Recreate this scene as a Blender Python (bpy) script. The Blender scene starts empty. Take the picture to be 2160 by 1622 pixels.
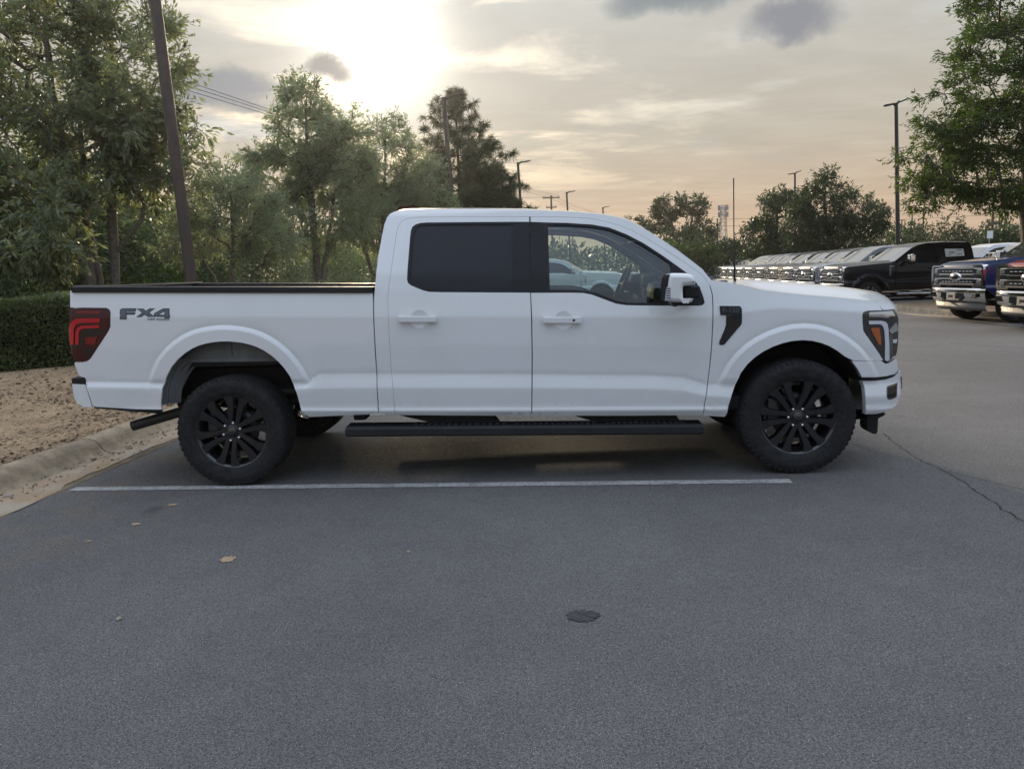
import bpy, bmesh, math, random
import numpy as np
from mathutils import Vector, Matrix
from mathutils.geometry import delaunay_2d_cdt
R_ = math.radians
random.seed(7)
rng = np.random.default_rng(11)
SC = bpy.context.scene
COL = SC.collection

# ---------------------------------------------------------------- camera
cam_d = bpy.data.cameras.new('camera')
cam = bpy.data.objects.new('camera', cam_d)
COL.objects.link(cam)
cam_d.sensor_width = 36.0
cam_d.lens = 1580.0 / 2160.0 * 36.0
cam_d.shift_y = -0.0220
cam_d.clip_start = 0.05
cam_d.clip_end = 3000.0
_th, _ro = R_(6.8), R_(2.0)
_f = Vector((0, math.cos(_th), -math.sin(_th)))
_r = Vector((1, 0, 0)) * math.cos(_ro) - Vector((0, math.sin(_th), math.cos(_th))) * math.sin(_ro)
_u = _r.cross(_f)
cam.matrix_world = Matrix(((_r.x, _u.x, -_f.x, 0.0), (_r.y, _u.y, -_f.y, 0.0), (_r.z, _u.z, -_f.z, 1.54), (0, 0, 0, 1)))
SC.camera = cam

# ---------------------------------------------------------------- sky, sun, exposure
SUN_EL, SUN_AZ = R_(16.1), R_(-8.85)          # azimuth measured from +Y towards +X
SUN_DIR = Vector((math.sin(SUN_AZ) * math.cos(SUN_EL), math.cos(SUN_AZ) * math.cos(SUN_EL), math.sin(SUN_EL)))
world = bpy.data.worlds.new('World')
SC.world = world
world.use_nodes = True


class NT:
    """tiny node-tree writer"""
    def __init__(s, tree):
        s.t = tree
        s.n = tree.nodes
        s.l = tree.links

    def add(s, typ, **kw):
        nd = s.n.new(typ)
        for k, v in kw.items():
            setattr(nd, k, v)
        return nd

    def link(s, a, b):
        s.l.new(a, b)

    def put(s, sock, v):
        if v is None:
            return
        if hasattr(v, 'is_linked'):
            s.l.new(v, sock)
        else:
            sock.default_value = v

    def math(s, op, a, b=None, c=None, clamp=False):
        nd = s.add('ShaderNodeMath', operation=op, use_clamp=clamp)
        for i, v in enumerate((a, b, c)):
            s.put(nd.inputs[i], v)
        return nd.outputs[0]

    def vmath(s, op, a, b=None):
        nd = s.add('ShaderNodeVectorMath', operation=op)
        s.put(nd.inputs[0], a)
        s.put(nd.inputs[1], b)
        return nd

    def noise(s, vec, scale, detail=3.0, rough=0.5, out=0, dist=0.0):
        nd = s.add('ShaderNodeTexNoise')
        if vec is not None:
            s.l.new(vec, nd.inputs['Vector'])
        nd.inputs['Scale'].default_value = scale
        nd.inputs['Detail'].default_value = detail
        nd.inputs['Roughness'].default_value = rough
        nd.inputs['Distortion'].default_value = dist
        return nd.outputs[out]

    def ramp(s, fac, stops, interp='LINEAR'):
        nd = s.add('ShaderNodeValToRGB')
        nd.color_ramp.interpolation = interp
        e = nd.color_ramp.elements
        while len(e) < len(stops):
            e.new(0.5)
        for el, (p, c) in zip(e, stops):
            el.position = p
            el.color = (c[0], c[1], c[2], 1) if hasattr(c, '__len__') else (c, c, c, 1)
        s.put(nd.inputs[0], fac)
        return nd.outputs[0]

    def mix(s, fac, a, b, blend='MIX'):
        nd = s.add('ShaderNodeMix', data_type='RGBA', blend_type=blend)
        s.put(nd.inputs[0], fac)
        for i, v in ((6, a), (7, b)):
            if isinstance(v, (tuple, list)):
                v = (v[0], v[1], v[2], 1)
            s.put(nd.inputs[i], v)
        return nd.outputs[2]

    def rng(s, v, a, b, c=0.0, d=1.0, smooth=True):
        nd = s.add('ShaderNodeMapRange')
        nd.interpolation_type = 'SMOOTHSTEP' if smooth else 'LINEAR'
        s.put(nd.inputs[0], v)
        for i, x in enumerate((a, b, c, d)):
            nd.inputs[i + 1].default_value = x
        return nd.outputs[0]


w = NT(world.node_tree)
for nd in list(w.n):
    w.n.remove(nd)
w_out = w.add('ShaderNodeOutputWorld')
w_bg = w.add('ShaderNodeBackground')
w_bg.inputs['Strength'].default_value = 0.1
w.link(w_bg.outputs[0], w_out.inputs[0])
tc = w.add('ShaderNodeTexCoord')
dirv = tc.outputs['Generated']
sep = w.add('ShaderNodeSeparateXYZ')
w.link(dirv, sep.inputs[0])
zz = w.math('MAXIMUM', sep.outputs[2], 0.0)
sky = w.add('ShaderNodeTexSky')
sky.sky_type = 'NISHITA'
sky.sun_disc = False
sky.sun_elevation = SUN_EL
sky.sun_rotation = SUN_AZ
sky.air_density = 1.2
sky.dust_density = 2.0
# a thin sheet of high cloud over the whole sky: brighter towards the zenith and opposite the sun (front-lit)
veil = w.ramp(zz, [(0.0, (0.54, 0.375, 0.25)), (0.07, (0.53, 0.40, 0.285)), (0.16, (0.475, 0.43, 0.355)), (0.32, (0.50, 0.495, 0.465)),
                   (0.6, (0.74, 0.77, 0.84)), (1.0, (1.35, 1.44, 1.62))])
dsun = w.vmath('DOT_PRODUCT', dirv, tuple(SUN_DIR)).outputs[1]
anti = w.rng(dsun, 0.55, -0.9, 0.0, 1.0)
veil = w.mix(1.0, veil, w.mix(anti, (1, 1, 1), (0.88, 1.08, 1.36)), 'MULTIPLY')
# cloud-deck coordinates
inv = w.math('DIVIDE', 1.0, w.math('ADD', zz, 0.10))
deck = w.add('ShaderNodeCombineXYZ')
w.link(w.math('MULTIPLY', sep.outputs[0], inv), deck.inputs[0])
w.link(w.math('MULTIPLY', w.math('MULTIPLY', sep.outputs[1], inv), 1.6), deck.inputs[1])
streak = w.noise(deck.outputs[0], 2.2, 7.0, 0.62, dist=0.5)
streak = w.rng(streak, 0.30, 0.72, 0.935, 1.045)
veil = w.mix(1.0, veil, streak, 'MULTIPLY')
cover = w.rng(w.noise(deck.outputs[0], 1.1, 6.0, 0.60, dist=0.4), 0.48, 0.68, 0.0, 0.34)
nish = w.mix(0.35, (0.40, 0.445, 0.47), w.mix(1.0, sky.outputs[0], (0.16, 0.16, 0.16), 'MULTIPLY'))
low = w.rng(zz, 0.08, 0.2, 0.25, 1.0)
base = w.mix(w.math('MULTIPLY', cover, low), veil, nish)
# the sun behind the veil: a broad glow
gl = w.math('MAXIMUM', dsun, 0.0)
g1 = w.math('MULTIPLY', w.math('POWER', gl, 520.0), 1.2)
g2 = w.math('MULTIPLY', w.math('POWER', gl, 150.0), 0.17)
g3 = w.math('MULTIPLY', w.math('POWER', gl, 14.0), 0.03)
glow = w.mix(1.0, (1.0, 0.93, 0.80), w.math('ADD', w.math('ADD', g1, g2), g3), 'MULTIPLY')
base = w.mix(1.0, base, glow, 'ADD')
# a few small grey cumulus with soft edges, each at its own bearing
warp = w.vmath('SCALE', w.vmath('SUBTRACT', w.noise(dirv, 7.0, 6.0, 0.62, out=1), (0.5, 0.5, 0.5)).outputs[0])
warp.inputs[3].default_value = 0.085
dw = w.vmath('ADD', dirv, warp.outputs[0]).outputs[0]
for (az, elv, sx, sy, dens, colr) in [
        (-20.2, 12.9, 4.3, 1.35, 0.88, (0.25, 0.265, 0.295)), (-12.6, 14.2, 2.0, 0.8, 0.9, (0.27, 0.26, 0.26)),
        (12.6, 18.6, 4.4, 1.6, 0.85, (0.20, 0.235, 0.26)), (20.7, 16.3, 3.1, 1.3, 0.85, (0.215, 0.225, 0.26)),
        (-20.0, 10.4, 5.0, 0.7, 0.5, (0.40, 0.46, 0.52)), (9.3, 10.3, 4.2, 0.6, 0.22, (0.42, 0.40, 0.38)),
        (17.0, 13.2, 6.0, 0.5, 0.28, (0.45, 0.40, 0.36)), (14.7, 8.9, 1.6, 0.25, 0.35, (0.42, 0.42, 0.40)), (19.6, 7.1, 2.2, 0.22, 0.25, (0.44, 0.42, 0.40)),
        (55.0, 22.0, 9.0, 3.0, 0.6, (0.36, 0.38, 0.42)), (-70.0, 25.0, 9.0, 3.5, 0.6, (0.36, 0.38, 0.42))]:
    a, e = R_(az), R_(elv)
    c = Vector((math.sin(a) * math.cos(e), math.cos(a) * math.cos(e), math.sin(e)))
    h = Vector((math.cos(a), -math.sin(a), 0))
    v = h.cross(c)
    dx = w.math('DIVIDE', w.vmath('DOT_PRODUCT', dw, tuple(h)).outputs[1], math.sin(R_(sx)))
    dyv = w.math('DIVIDE', w.math('SUBTRACT', w.vmath('DOT_PRODUCT', dw, tuple(v)).outputs[1], 0.0), math.sin(R_(sy)))
    front = w.math('GREATER_THAN', w.vmath('DOT_PRODUCT', dw, tuple(c)).outputs[1], 0.0)
    rr = w.math('ADD', w.math('POWER', w.math('ABSOLUTE', dx), 2.0), w.math('POWER', w.math('ABSOLUTE', dyv), 2.0))
    m = w.math('MULTIPLY', w.math('MULTIPLY', w.rng(rr, 1.5, 0.15, 0.0, 1.0), front), dens)
    base = w.mix(m, base, colr)
ground_dark = w.rng(sep.outputs[2], -0.02, 0.0, 0.35, 1.0)
base = w.mix(1.0, base, ground_dark, 'MULTIPLY')
w.link(w.mix(1.0, base, (10.0, 10.0, 10.0), 'MULTIPLY'), w_bg.inputs['Color'])

sun_d = bpy.data.lights.new('sun', 'SUN')
sun_d.energy = 3.2
sun_d.angle = R_(3.0)
sun_d.color = (1.0, 0.80, 0.55)
sun = bpy.data.objects.new('sun', sun_d)
COL.objects.link(sun)
sun.rotation_euler = (-SUN_DIR).to_track_quat('-Z', 'Y').to_euler()
sun.location = (0, 0, 50)

SC.view_settings.view_transform = 'Standard'
SC.view_settings.look = 'None'
SC.view_settings.exposure = 0.22
SC.view_settings.gamma = 1.0
SC.view_settings.use_curve_mapping = False
SC.render.engine = 'CYCLES'
SC.cycles.use_denoising = True
SC.cycles.max_bounces = 8
SC.cycles.transparent_max_bounces = 12
SC.cycles.sample_clamp_indirect = 6.0


# ---------------------------------------------------------------- materials
MATS = {}


def new_mat(name):
    m = bpy.data.materials.new(name)
    m.use_nodes = True
    t = NT(m.node_tree)
    for nd in list(t.n):
        t.n.remove(nd)
    out = t.add('ShaderNodeOutputMaterial')
    return m, t, out


def pbr(name, color, rough=0.5, metal=0.0, coat=0.0, coat_rough=0.05, var=0.0, vscale=8.0, bump=0.0, bscale=60.0, spec=0.5, obj=True, sheen=0.0):
    m, t, out = new_mat(name)
    b = t.add('ShaderNodeBsdfPrincipled')
    c = t.add('ShaderNodeTexCoord')
    vec = c.outputs['Object']
    col = (color[0], color[1], color[2], 1)
    if var > 0:
        f = t.noise(vec, vscale, 5.0, 0.6)
        f = t.rng(f, 0.25, 0.75, 1.0 - var, 1.0 + var)
        t.link(t.mix(1.0, col, f, 'MULTIPLY'), b.inputs['Base Color'])
        rr = t.rng(t.noise(vec, vscale * 2.3, 4.0, 0.6), 0.3, 0.7, max(0.02, rough * 0.85), min(1.0, rough * 1.15))
        t.link(rr, b.inputs['Roughness'])
    else:
        b.inputs['Base Color'].default_value = col
        b.inputs['Roughness'].default_value = rough
    b.inputs['Metallic'].default_value = metal
    b.inputs['Coat Weight'].default_value = coat
    b.inputs['Coat Roughness'].default_value = coat_rough
    b.inputs['Specular IOR Level'].default_value = spec
    if bump > 0:
        bp = t.add('ShaderNodeBump')
        bp.inputs['Strength'].default_value = 1.0
        bp.inputs['Distance'].default_value = bump
        t.link(t.noise(vec, bscale, 4.0, 0.6), bp.inputs['Height'])
        t.link(bp.outputs[0], b.inputs['Normal'])
    t.link(b.outputs[0], out.inputs[0])
    MATS[name] = m
    return m


def paint(name, color, flake=0.03, rough=0.32, dustk=0.008, coatw=1.0):
    """clear-coated car paint with a little dust"""
    m, t, out = new_mat(name)
    b = t.add('ShaderNodeBsdfPrincipled')
    c = t.add('ShaderNodeTexCoord')
    vec = c.outputs['Object']
    dust = t.rng(t.noise(vec, 2.2, 6.0, 0.65), 0.42, 0.75, 0.0, dustk)
    fl = t.rng(t.noise(vec, 900.0, 1.0, 0.5), 0.3, 0.7, 1 - flake, 1 + flake)
    cc = t.mix(1.0, (color[0], color[1], color[2]), fl, 'MULTIPLY')
    t.link(t.mix(dust, cc, (0.30, 0.27, 0.23)), b.inputs['Base Color'])
    b.inputs['Roughness'].default_value = rough
    b.inputs['Coat Weight'].default_value = coatw
    b.inputs['Coat IOR'].default_value = 1.62 if name == 'white_paint' else 1.5
    b.inputs['Specular IOR Level'].default_value = 0.2
    t.link(t.rng(t.noise(vec, 3.0, 5.0, 0.6), 0.35, 0.7, 0.03, 0.09), b.inputs['Coat Roughness'])
    t.link(b.outputs[0], out.inputs[0])
    MATS[name] = m
    return m


def glass(name, tint=(0.8, 0.88, 0.85), mixf=0.12, rough=0.02):
    m, t, out = new_mat(name)
    tr = t.add('ShaderNodeBsdfTransparent')
    tr.inputs[0].default_value = (*tint, 1)
    gl_ = t.add('ShaderNodeBsdfGlossy')
    gl_.inputs['Roughness'].default_value = rough
    fr = t.add('ShaderNodeFresnel')
    fr.inputs[0].default_value = 1.5
    mx = t.add('ShaderNodeMixShader')
    t.link(t.math('ADD', fr.outputs[0], mixf - 0.04, clamp=True), mx.inputs[0])
    t.link(tr.outputs[0], mx.inputs[1])
    t.link(gl_.outputs[0], mx.inputs[2])
    t.link(mx.outputs[0], out.inputs[0])
    MATS[name] = m
    return m


def leafmat(name, c1, c2, trans=0.45, tcol=None, third=None, gloss=0.4):
    """leaves: colour differs leaf by leaf and in patches, part of the light comes through"""
    m, t, out = new_mat(name)
    g = t.add('ShaderNodeNewGeometry')
    c = t.add('ShaderNodeTexCoord')
    oi = t.add('ShaderNodeObjectInfo')
    rnd = t.math('FRACT', t.math('ADD', g.outputs['Random Per Island'], oi.outputs['Random']))
    col = t.mix(rnd, c1, c2)
    patch = t.rng(t.noise(c.outputs['Object'], 0.9, 3.0, 0.6), 0.3, 0.7, 0.72, 1.28)
    col = t.mix(1.0, col, patch, 'MULTIPLY')
    if third:
        f = t.math('MULTIPLY', t.rng(t.noise(c.outputs['Object'], 0.7, 2.0, 0.5), 0.56, 0.70), t.math('GREATER_THAN', rnd, 0.5))
        col = t.mix(f, col, third)
    b = t.add('ShaderNodeBsdfPrincipled')
    t.link(col, b.inputs['Base Color'])
    b.inputs['Roughness'].default_value = gloss
    b.inputs['Specular IOR Level'].default_value = 0.45
    tl = t.add('ShaderNodeBsdfTranslucent')
    if tcol:
        t.link(t.mix(1.0, col, tcol, 'MULTIPLY'), tl.inputs[0])
    else:
        t.link(col, tl.inputs[0])
    mx = t.add('ShaderNodeMixShader')
    mx.inputs[0].default_value = trans
    t.link(b.outputs[0], mx.inputs[1])
    t.link(tl.outputs[0], mx.inputs[2])
    t.link(mx.outputs[0], out.inputs[0])
    MATS[name] = m
    return m


paint('white_paint', (0.68, 0.69, 0.70), 0.02, 0.35, 0.07)
paint('black_paint', (0.004, 0.004, 0.005), coatw=0.4)
paint('blue_paint', (0.012, 0.025, 0.085), coatw=0.7)
paint('red_paint', (0.22, 0.012, 0.015))
paint('silver_paint', (0.24, 0.255, 0.27), 0.06, coatw=0.6)
paint('grey_paint', (0.030, 0.031, 0.034), 0.06, coatw=0.35)
paint('dark_blue_paint', (0.012, 0.018, 0.04), 0.05, coatw=0.35)
pbr('black_plastic', (0.010, 0.011, 0.013), 0.55, spec=0.3, var=0.15, bump=0.0004, bscale=500)
pbr('gloss_black', (0.008, 0.008, 0.009), 0.12, coat=0.6)
pbr('rim_black', (0.008, 0.008, 0.010), 0.22, coat=0.5, coat_rough=0.1)
pbr('rubber', (0.008, 0.008, 0.009), 0.85, var=0.25, vscale=14, bump=0.0008, bscale=180)
pbr('under_dark', (0.012, 0.012, 0.012), 0.85)
pbr('liner_grey', (0.11, 0.113, 0.113), 0.7, var=0.2, vscale=6)
pbr('chrome', (0.78, 0.78, 0.78), 0.07, 1.0, var=0.06, vscale=5)
pbr('steel', (0.20, 0.20, 0.20), 0.4, 1.0, var=0.2)
pbr('lug_chrome', (0.7, 0.7, 0.72), 0.15, 1.0)
pbr('tail_red', (0.16, 0.008, 0.010), 0.2, coat=0.25, spec=0.3)
pbr('tail_dark_red', (0.045, 0.006, 0.009), 0.2, coat=0.25, spec=0.3)
pbr('tail_bright', (0.42, 0.014, 0.022), 0.2, coat=0.3, spec=0.3)
pbr('tail_black', (0.020, 0.014, 0.013), 0.25, coat=0.2, spec=0.3)
pbr('lamp_housing', (0.02, 0.021, 0.023), 0.15, coat=1.0)
pbr('lamp_white', (0.55, 0.58, 0.62), 0.18, coat=1.0)
pbr('lamp_chrome', (0.55, 0.56, 0.58), 0.12, 0.8, coat=1.0)
pbr('amber', (0.36, 0.085, 0.015), 0.2, coat=1.0)
pbr('decal_grey', (0.10, 0.115, 0.14), 0.35)
pbr('decal_edge', (0.02, 0.022, 0.028), 0.35)
pbr('badge_text', (0.075, 0.078, 0.085), 0.4)
pbr('sticker_white', (0.75, 0.76, 0.78), 0.5, var=0.08, vscale=30)
pbr('interior_dark', (0.03, 0.031, 0.033), 0.75, var=0.2)
pbr('interior_grey', (0.10, 0.105, 0.11), 0.8, var=0.2)
pbr('tan_trim', (0.42, 0.34, 0.22), 0.45)
pbr('plate_tan', (0.50, 0.45, 0.36), 0.5, var=0.1, vscale=20)
pbr('pole_brown', (0.058, 0.043, 0.036), 0.5, metal=0.2, var=0.2, vscale=5)
pbr('pole_dark', (0.035, 0.030, 0.028), 0.5, metal=0.2, var=0.2, vscale=5)
pbr('wood_pole', (0.09, 0.07, 0.055), 0.85, var=0.3, vscale=12)
pbr('wire_dark', (0.02, 0.02, 0.02), 0.6)
pbr('galvanised', (0.28, 0.29, 0.30), 0.5, 0.6, var=0.2)
pbr('bark_grey', (0.16, 0.135, 0.11), 0.9, var=0.4, vscale=14, bump=0.012, bscale=30)
pbr('bark_dark', (0.07, 0.058, 0.048), 0.9, var=0.4, vscale=14, bump=0.012, bscale=30)
pbr('stone', (0.27, 0.23, 0.19), 0.9, var=0.3, vscale=20, bump=0.004, bscale=60)
pbr('debris', (0.10, 0.065, 0.04), 0.9, var=0.5, vscale=40)
pbr('chips', (0.30, 0.21, 0.125), 0.9, var=0.5, vscale=25)
pbr('grey_plastic', (0.11, 0.105, 0.10), 0.55, var=0.15)
pbr('beige_paint', (0.42, 0.39, 0.34), 0.35, coat=1.0)
pbr('tar_dark', (0.035, 0.035, 0.036), 0.8, var=0.4, vscale=30, bump=0.002, bscale=120)
glass('clear_glass', (0.70, 0.80, 0.77), 0.10)
glass('shield_glass', (0.62, 0.72, 0.66), 0.10)
glass('far_glass', (0.72, 0.80, 0.76), 0.06)
pbr('windscreen', (0.05, 0.052, 0.045), 0.05, spec=1.0, coat=1.0, coat_rough=0.02)
MATS['windscreen'].node_tree.nodes['Principled BSDF'].inputs['Coat IOR'].default_value = 2.3
pbr('disc_dark', (0.06, 0.06, 0.06), 0.45, 0.7)
pbr('tint_glass', (0.014, 0.014, 0.016), 0.08, spec=0.28, var=0.0)
leafmat('leaf_big', (0.167, 0.204, 0.140), (0.265, 0.288, 0.197), 0.58, (1.22, 1.25, 0.75), (0.15, 0.125, 0.045))
leafmat('leaf_mid', (0.191, 0.236, 0.171), (0.296, 0.333, 0.232), 0.58, (1.22, 1.28, 0.82))
leafmat('leaf_fine', (0.202, 0.240, 0.168), (0.305, 0.329, 0.225), 0.58, (1.22, 1.28, 0.88))
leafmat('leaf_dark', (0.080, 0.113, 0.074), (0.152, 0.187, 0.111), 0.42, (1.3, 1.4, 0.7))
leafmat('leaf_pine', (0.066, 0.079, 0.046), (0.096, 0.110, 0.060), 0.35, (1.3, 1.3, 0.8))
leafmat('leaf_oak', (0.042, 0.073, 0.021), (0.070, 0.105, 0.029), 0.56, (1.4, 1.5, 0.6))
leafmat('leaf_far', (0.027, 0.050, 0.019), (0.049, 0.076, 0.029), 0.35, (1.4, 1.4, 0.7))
leafmat('leaf_hedge', (0.125, 0.150, 0.086), (0.210, 0.235, 0.120), 0.35, (1.2, 1.4, 0.7), gloss=0.35)


# ---------------------------------------------------------------- object helpers
def link(name, me, mat=None, parent=None, loc=None, rot=None):
    o = bpy.data.objects.new(name, me)
    COL.objects.link(o)
    if mat is not None and me is not None and len(me.materials) == 0:
        for mm in (mat if isinstance(mat, (list, tuple)) else [mat]):
            me.materials.append(MATS[mm] if isinstance(mm, str) else mm)
    if parent is not None:
        o.parent = parent
    if loc is not None:
        o.location = loc
    if rot is not None:
        o.rotation_euler = rot
    return o


def thing(name, label, cat, loc=(0, 0, 0), rz=0.0, group=None):
    o = bpy.data.objects.new(name, None)
    o.empty_display_size = 0.3
    COL.objects.link(o)
    o.location = loc
    o.rotation_euler = (0, 0, rz)
    o['label'] = label
    o['category'] = cat
    if group:
        o['group'] = group
    return o


def tag(o, label=None, cat=None, group=None, kind=None):
    for k, v in (('label', label), ('category', cat), ('group', group), ('kind', kind)):
        if v:
            o[k] = v
    return o


def copy_tree(o, parent=None):
    c = o.copy()
    COL.objects.link(c)
    c.parent = parent
    for ch in o.children:
        copy_tree(ch, c)
    return c


class MB:
    """collects verts and faces, builds one mesh"""
    def __init__(s):
        s.v, s.f, s.m, s.sm = [], [], [], []

    def add(s, vs, fs, mi=0, smooth=False):
        b = len(s.v)
        s.v.extend([tuple(map(float, p)) for p in vs])
        for f in fs:
            s.f.append(tuple(b + i for i in f))
            s.m.append(mi)
            s.sm.append(smooth)

    def box(s, c, size, ch=0.0, mi=0, rot=None, taper=1.0):
        hx, hy, hz = size[0] / 2, size[1] / 2, size[2] / 2
        ch = min(ch, hx * .9, hy * .9, hz * .9)
        vs, fs = [], []
        if ch <= 0:
            for z in (-1, 1):
                k = taper if z > 0 else 1
                for x, y in ((-1, -1), (1, -1), (1, 1), (-1, 1)):
                    vs.append((x * hx * k, y * hy * k, z * hz))
            fs = [(3, 2, 1, 0), (4, 5, 6, 7), (0, 1, 5, 4), (1, 2, 6, 5), (2, 3, 7, 6), (3, 0, 4, 7)]
        else:
            bm = bmesh.new()
            bmesh.ops.create_cube(bm, size=1.0)
            for v in bm.verts:
                k = taper if v.co.z > 0 else 1
                v.co = Vector((v.co.x * size[0] * k, v.co.y * size[1] * k, v.co.z * size[2]))
            bmesh.ops.bevel(bm, geom=bm.edges[:], offset=ch, segments=2, profile=0.6, affect='EDGES')
            bm.verts.index_update()
            vs = [tuple(v.co) for v in bm.verts]
            fs = [tuple(v.index for v in f.verts) for f in bm.faces]
            bm.free()
        if rot is not None:
            vs = [tuple(rot @ Vector(p)) for p in vs]
        s.add([(p[0] + c[0], p[1] + c[1], p[2] + c[2]) for p in vs], fs, mi)
        return s

    def tube(s, pts, rad, n=8, mi=0, cap=True, smooth=True):
        pts = [Vector(p) for p in pts]
        k = len(pts)
        rad = [rad] * k if not hasattr(rad, '__len__') else rad
        vs, fs = [], []
        up = None
        for i, p in enumerate(pts):
            d = (pts[min(i + 1, k - 1)] - pts[max(i - 1, 0)])
            if d.length < 1e-9:
                d = Vector((0, 0, 1))
            d.normalize()
            if up is None:
                up = Vector((0, 0, 1)) if abs(d.z) < .9 else Vector((1, 0, 0))
            a = d.cross(up)
            if a.length < 1e-6:
                a = d.cross(Vector((0, 1, 0)))
            a.normalize()
            b = a.cross(d).normalized()
            up = b
            for j in range(n):
                t = 2 * math.pi * j / n
                vs.append(p + (a * math.cos(t) + b * math.sin(t)) * rad[i])
        for i in range(k - 1):
            for j in range(n):
                q = (j + 1) % n
                fs.append((i * n + j, i * n + q, (i + 1) * n + q, (i + 1) * n + j))
        s.add(vs, fs, mi, smooth)
        if cap:
            s.add(vs[:n], [tuple(range(n))[::-1]], mi)
            s.add(vs[-n:], [tuple(range(n))], mi)
        return s

    def lathe(s, prof, n=48, mi=0, axis='Y', c=(0, 0, 0), smooth=True):
        """profile of (radius, height along axis)"""
        vs, fs = [], []
        for (r, h) in prof:
            for j in range(n):
                t = 2 * math.pi * j / n
                a, b = r * math.cos(t), r * math.sin(t)
                p = (a, h, b) if axis == 'Y' else ((a, b, h) if axis == 'Z' else (h, a, b))
                vs.append((p[0] + c[0], p[1] + c[1], p[2] + c[2]))
        for i in range(len(prof) - 1):
            for j in range(n):
                q = (j + 1) % n
                fs.append((i * n + j, (i + 1) * n + j, (i + 1) * n + q, i * n + q))
        s.add(vs, fs, mi, smooth)
        return s

    def prism(s, poly, y0, y1, mi=0, plane='XZ', smooth=False):
        """extrude a 2D polygon"""
        def P(a, b, h):
            return (a, h, b) if plane == 'XZ' else ((a, b, h) if plane == 'XY' else (h, a, b))
        n = len(poly)
        area = sum(poly[i][0] * poly[(i + 1) % n][1] - poly[(i + 1) % n][0] * poly[i][1] for i in range(n))
        if area < 0:
            poly = poly[::-1]
        vs = [P(a, b, y0) for a, b in poly] + [P(a, b, y1) for a, b in poly]
        fs = [tuple(range(n)), tuple(range(n, 2 * n))[::-1]]
        fs += [(i, i + n, (i + 1) % n + n, (i + 1) % n) for i in range(n)]
        if plane == 'XY':
            fs = [f[::-1] for f in fs]
        if y0 > y1:
            fs = [f[::-1] for f in fs]
        s.add(vs, fs, mi, smooth)
        return s

    def grid(s, rows, mi=0, smooth=True, close=False):
        nr, nc = len(rows), len(rows[0])
        vs = [p for r in rows for p in r]
        fs = []
        for i in range(nr - 1):
            for j in range(nc - 1 if not close else nc):
                q = (j + 1) % nc
                fs.append((i * nc + j, i * nc + q, (i + 1) * nc + q, (i + 1) * nc + j))
        s.add(vs, fs, mi, smooth)
        return s

    def mesh(s, name='mesh'):
        me = bpy.data.meshes.new(name)
        me.from_pydata(s.v, [], s.f)
        if s.f:
            me.polygons.foreach_set('material_index', s.m)
            me.polygons.foreach_set('use_smooth', s.sm)
        me.update()
        return me

    def build(s, name, mat, parent=None, loc=None, rot=None):
        return link(name, s.mesh(name), mat, parent, loc, rot)


def quads_mesh(name, V):
    """V: (n,4,3) array -> mesh of n separate quads"""
    n = len(V)
    me = bpy.data.meshes.new(name)
    me.vertices.add(n * 4)
    me.vertices.foreach_set('co', V.reshape(-1).astype(np.float32))
    me.loops.add(n * 4)
    me.loops.foreach_set('vertex_index', np.arange(n * 4, dtype=np.int32))
    me.polygons.add(n)
    me.polygons.foreach_set('loop_start', np.arange(0, n * 4, 4, dtype=np.int32))
    me.update(calc_edges=True)
    return me


def text_mesh(txt, size, extrude=0.0, bold=False):
    cu = bpy.data.curves.new('text', 'FONT')
    cu.body = txt
    cu.size = size
    cu.align_x = 'CENTER'
    cu.align_y = 'CENTER'
    cu.extrude = extrude
    if bold:
        cu.offset = size * 0.02
    cu.resolution_u = 3
    ob = bpy.data.objects.new('text', cu)
    COL.objects.link(ob)
    dg = bpy.context.evaluated_depsgraph_get()
    me = bpy.data.meshes.new_from_object(ob.evaluated_get(dg))
    bpy.data.objects.remove(ob)
    bpy.data.curves.remove(cu)
    return me
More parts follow.
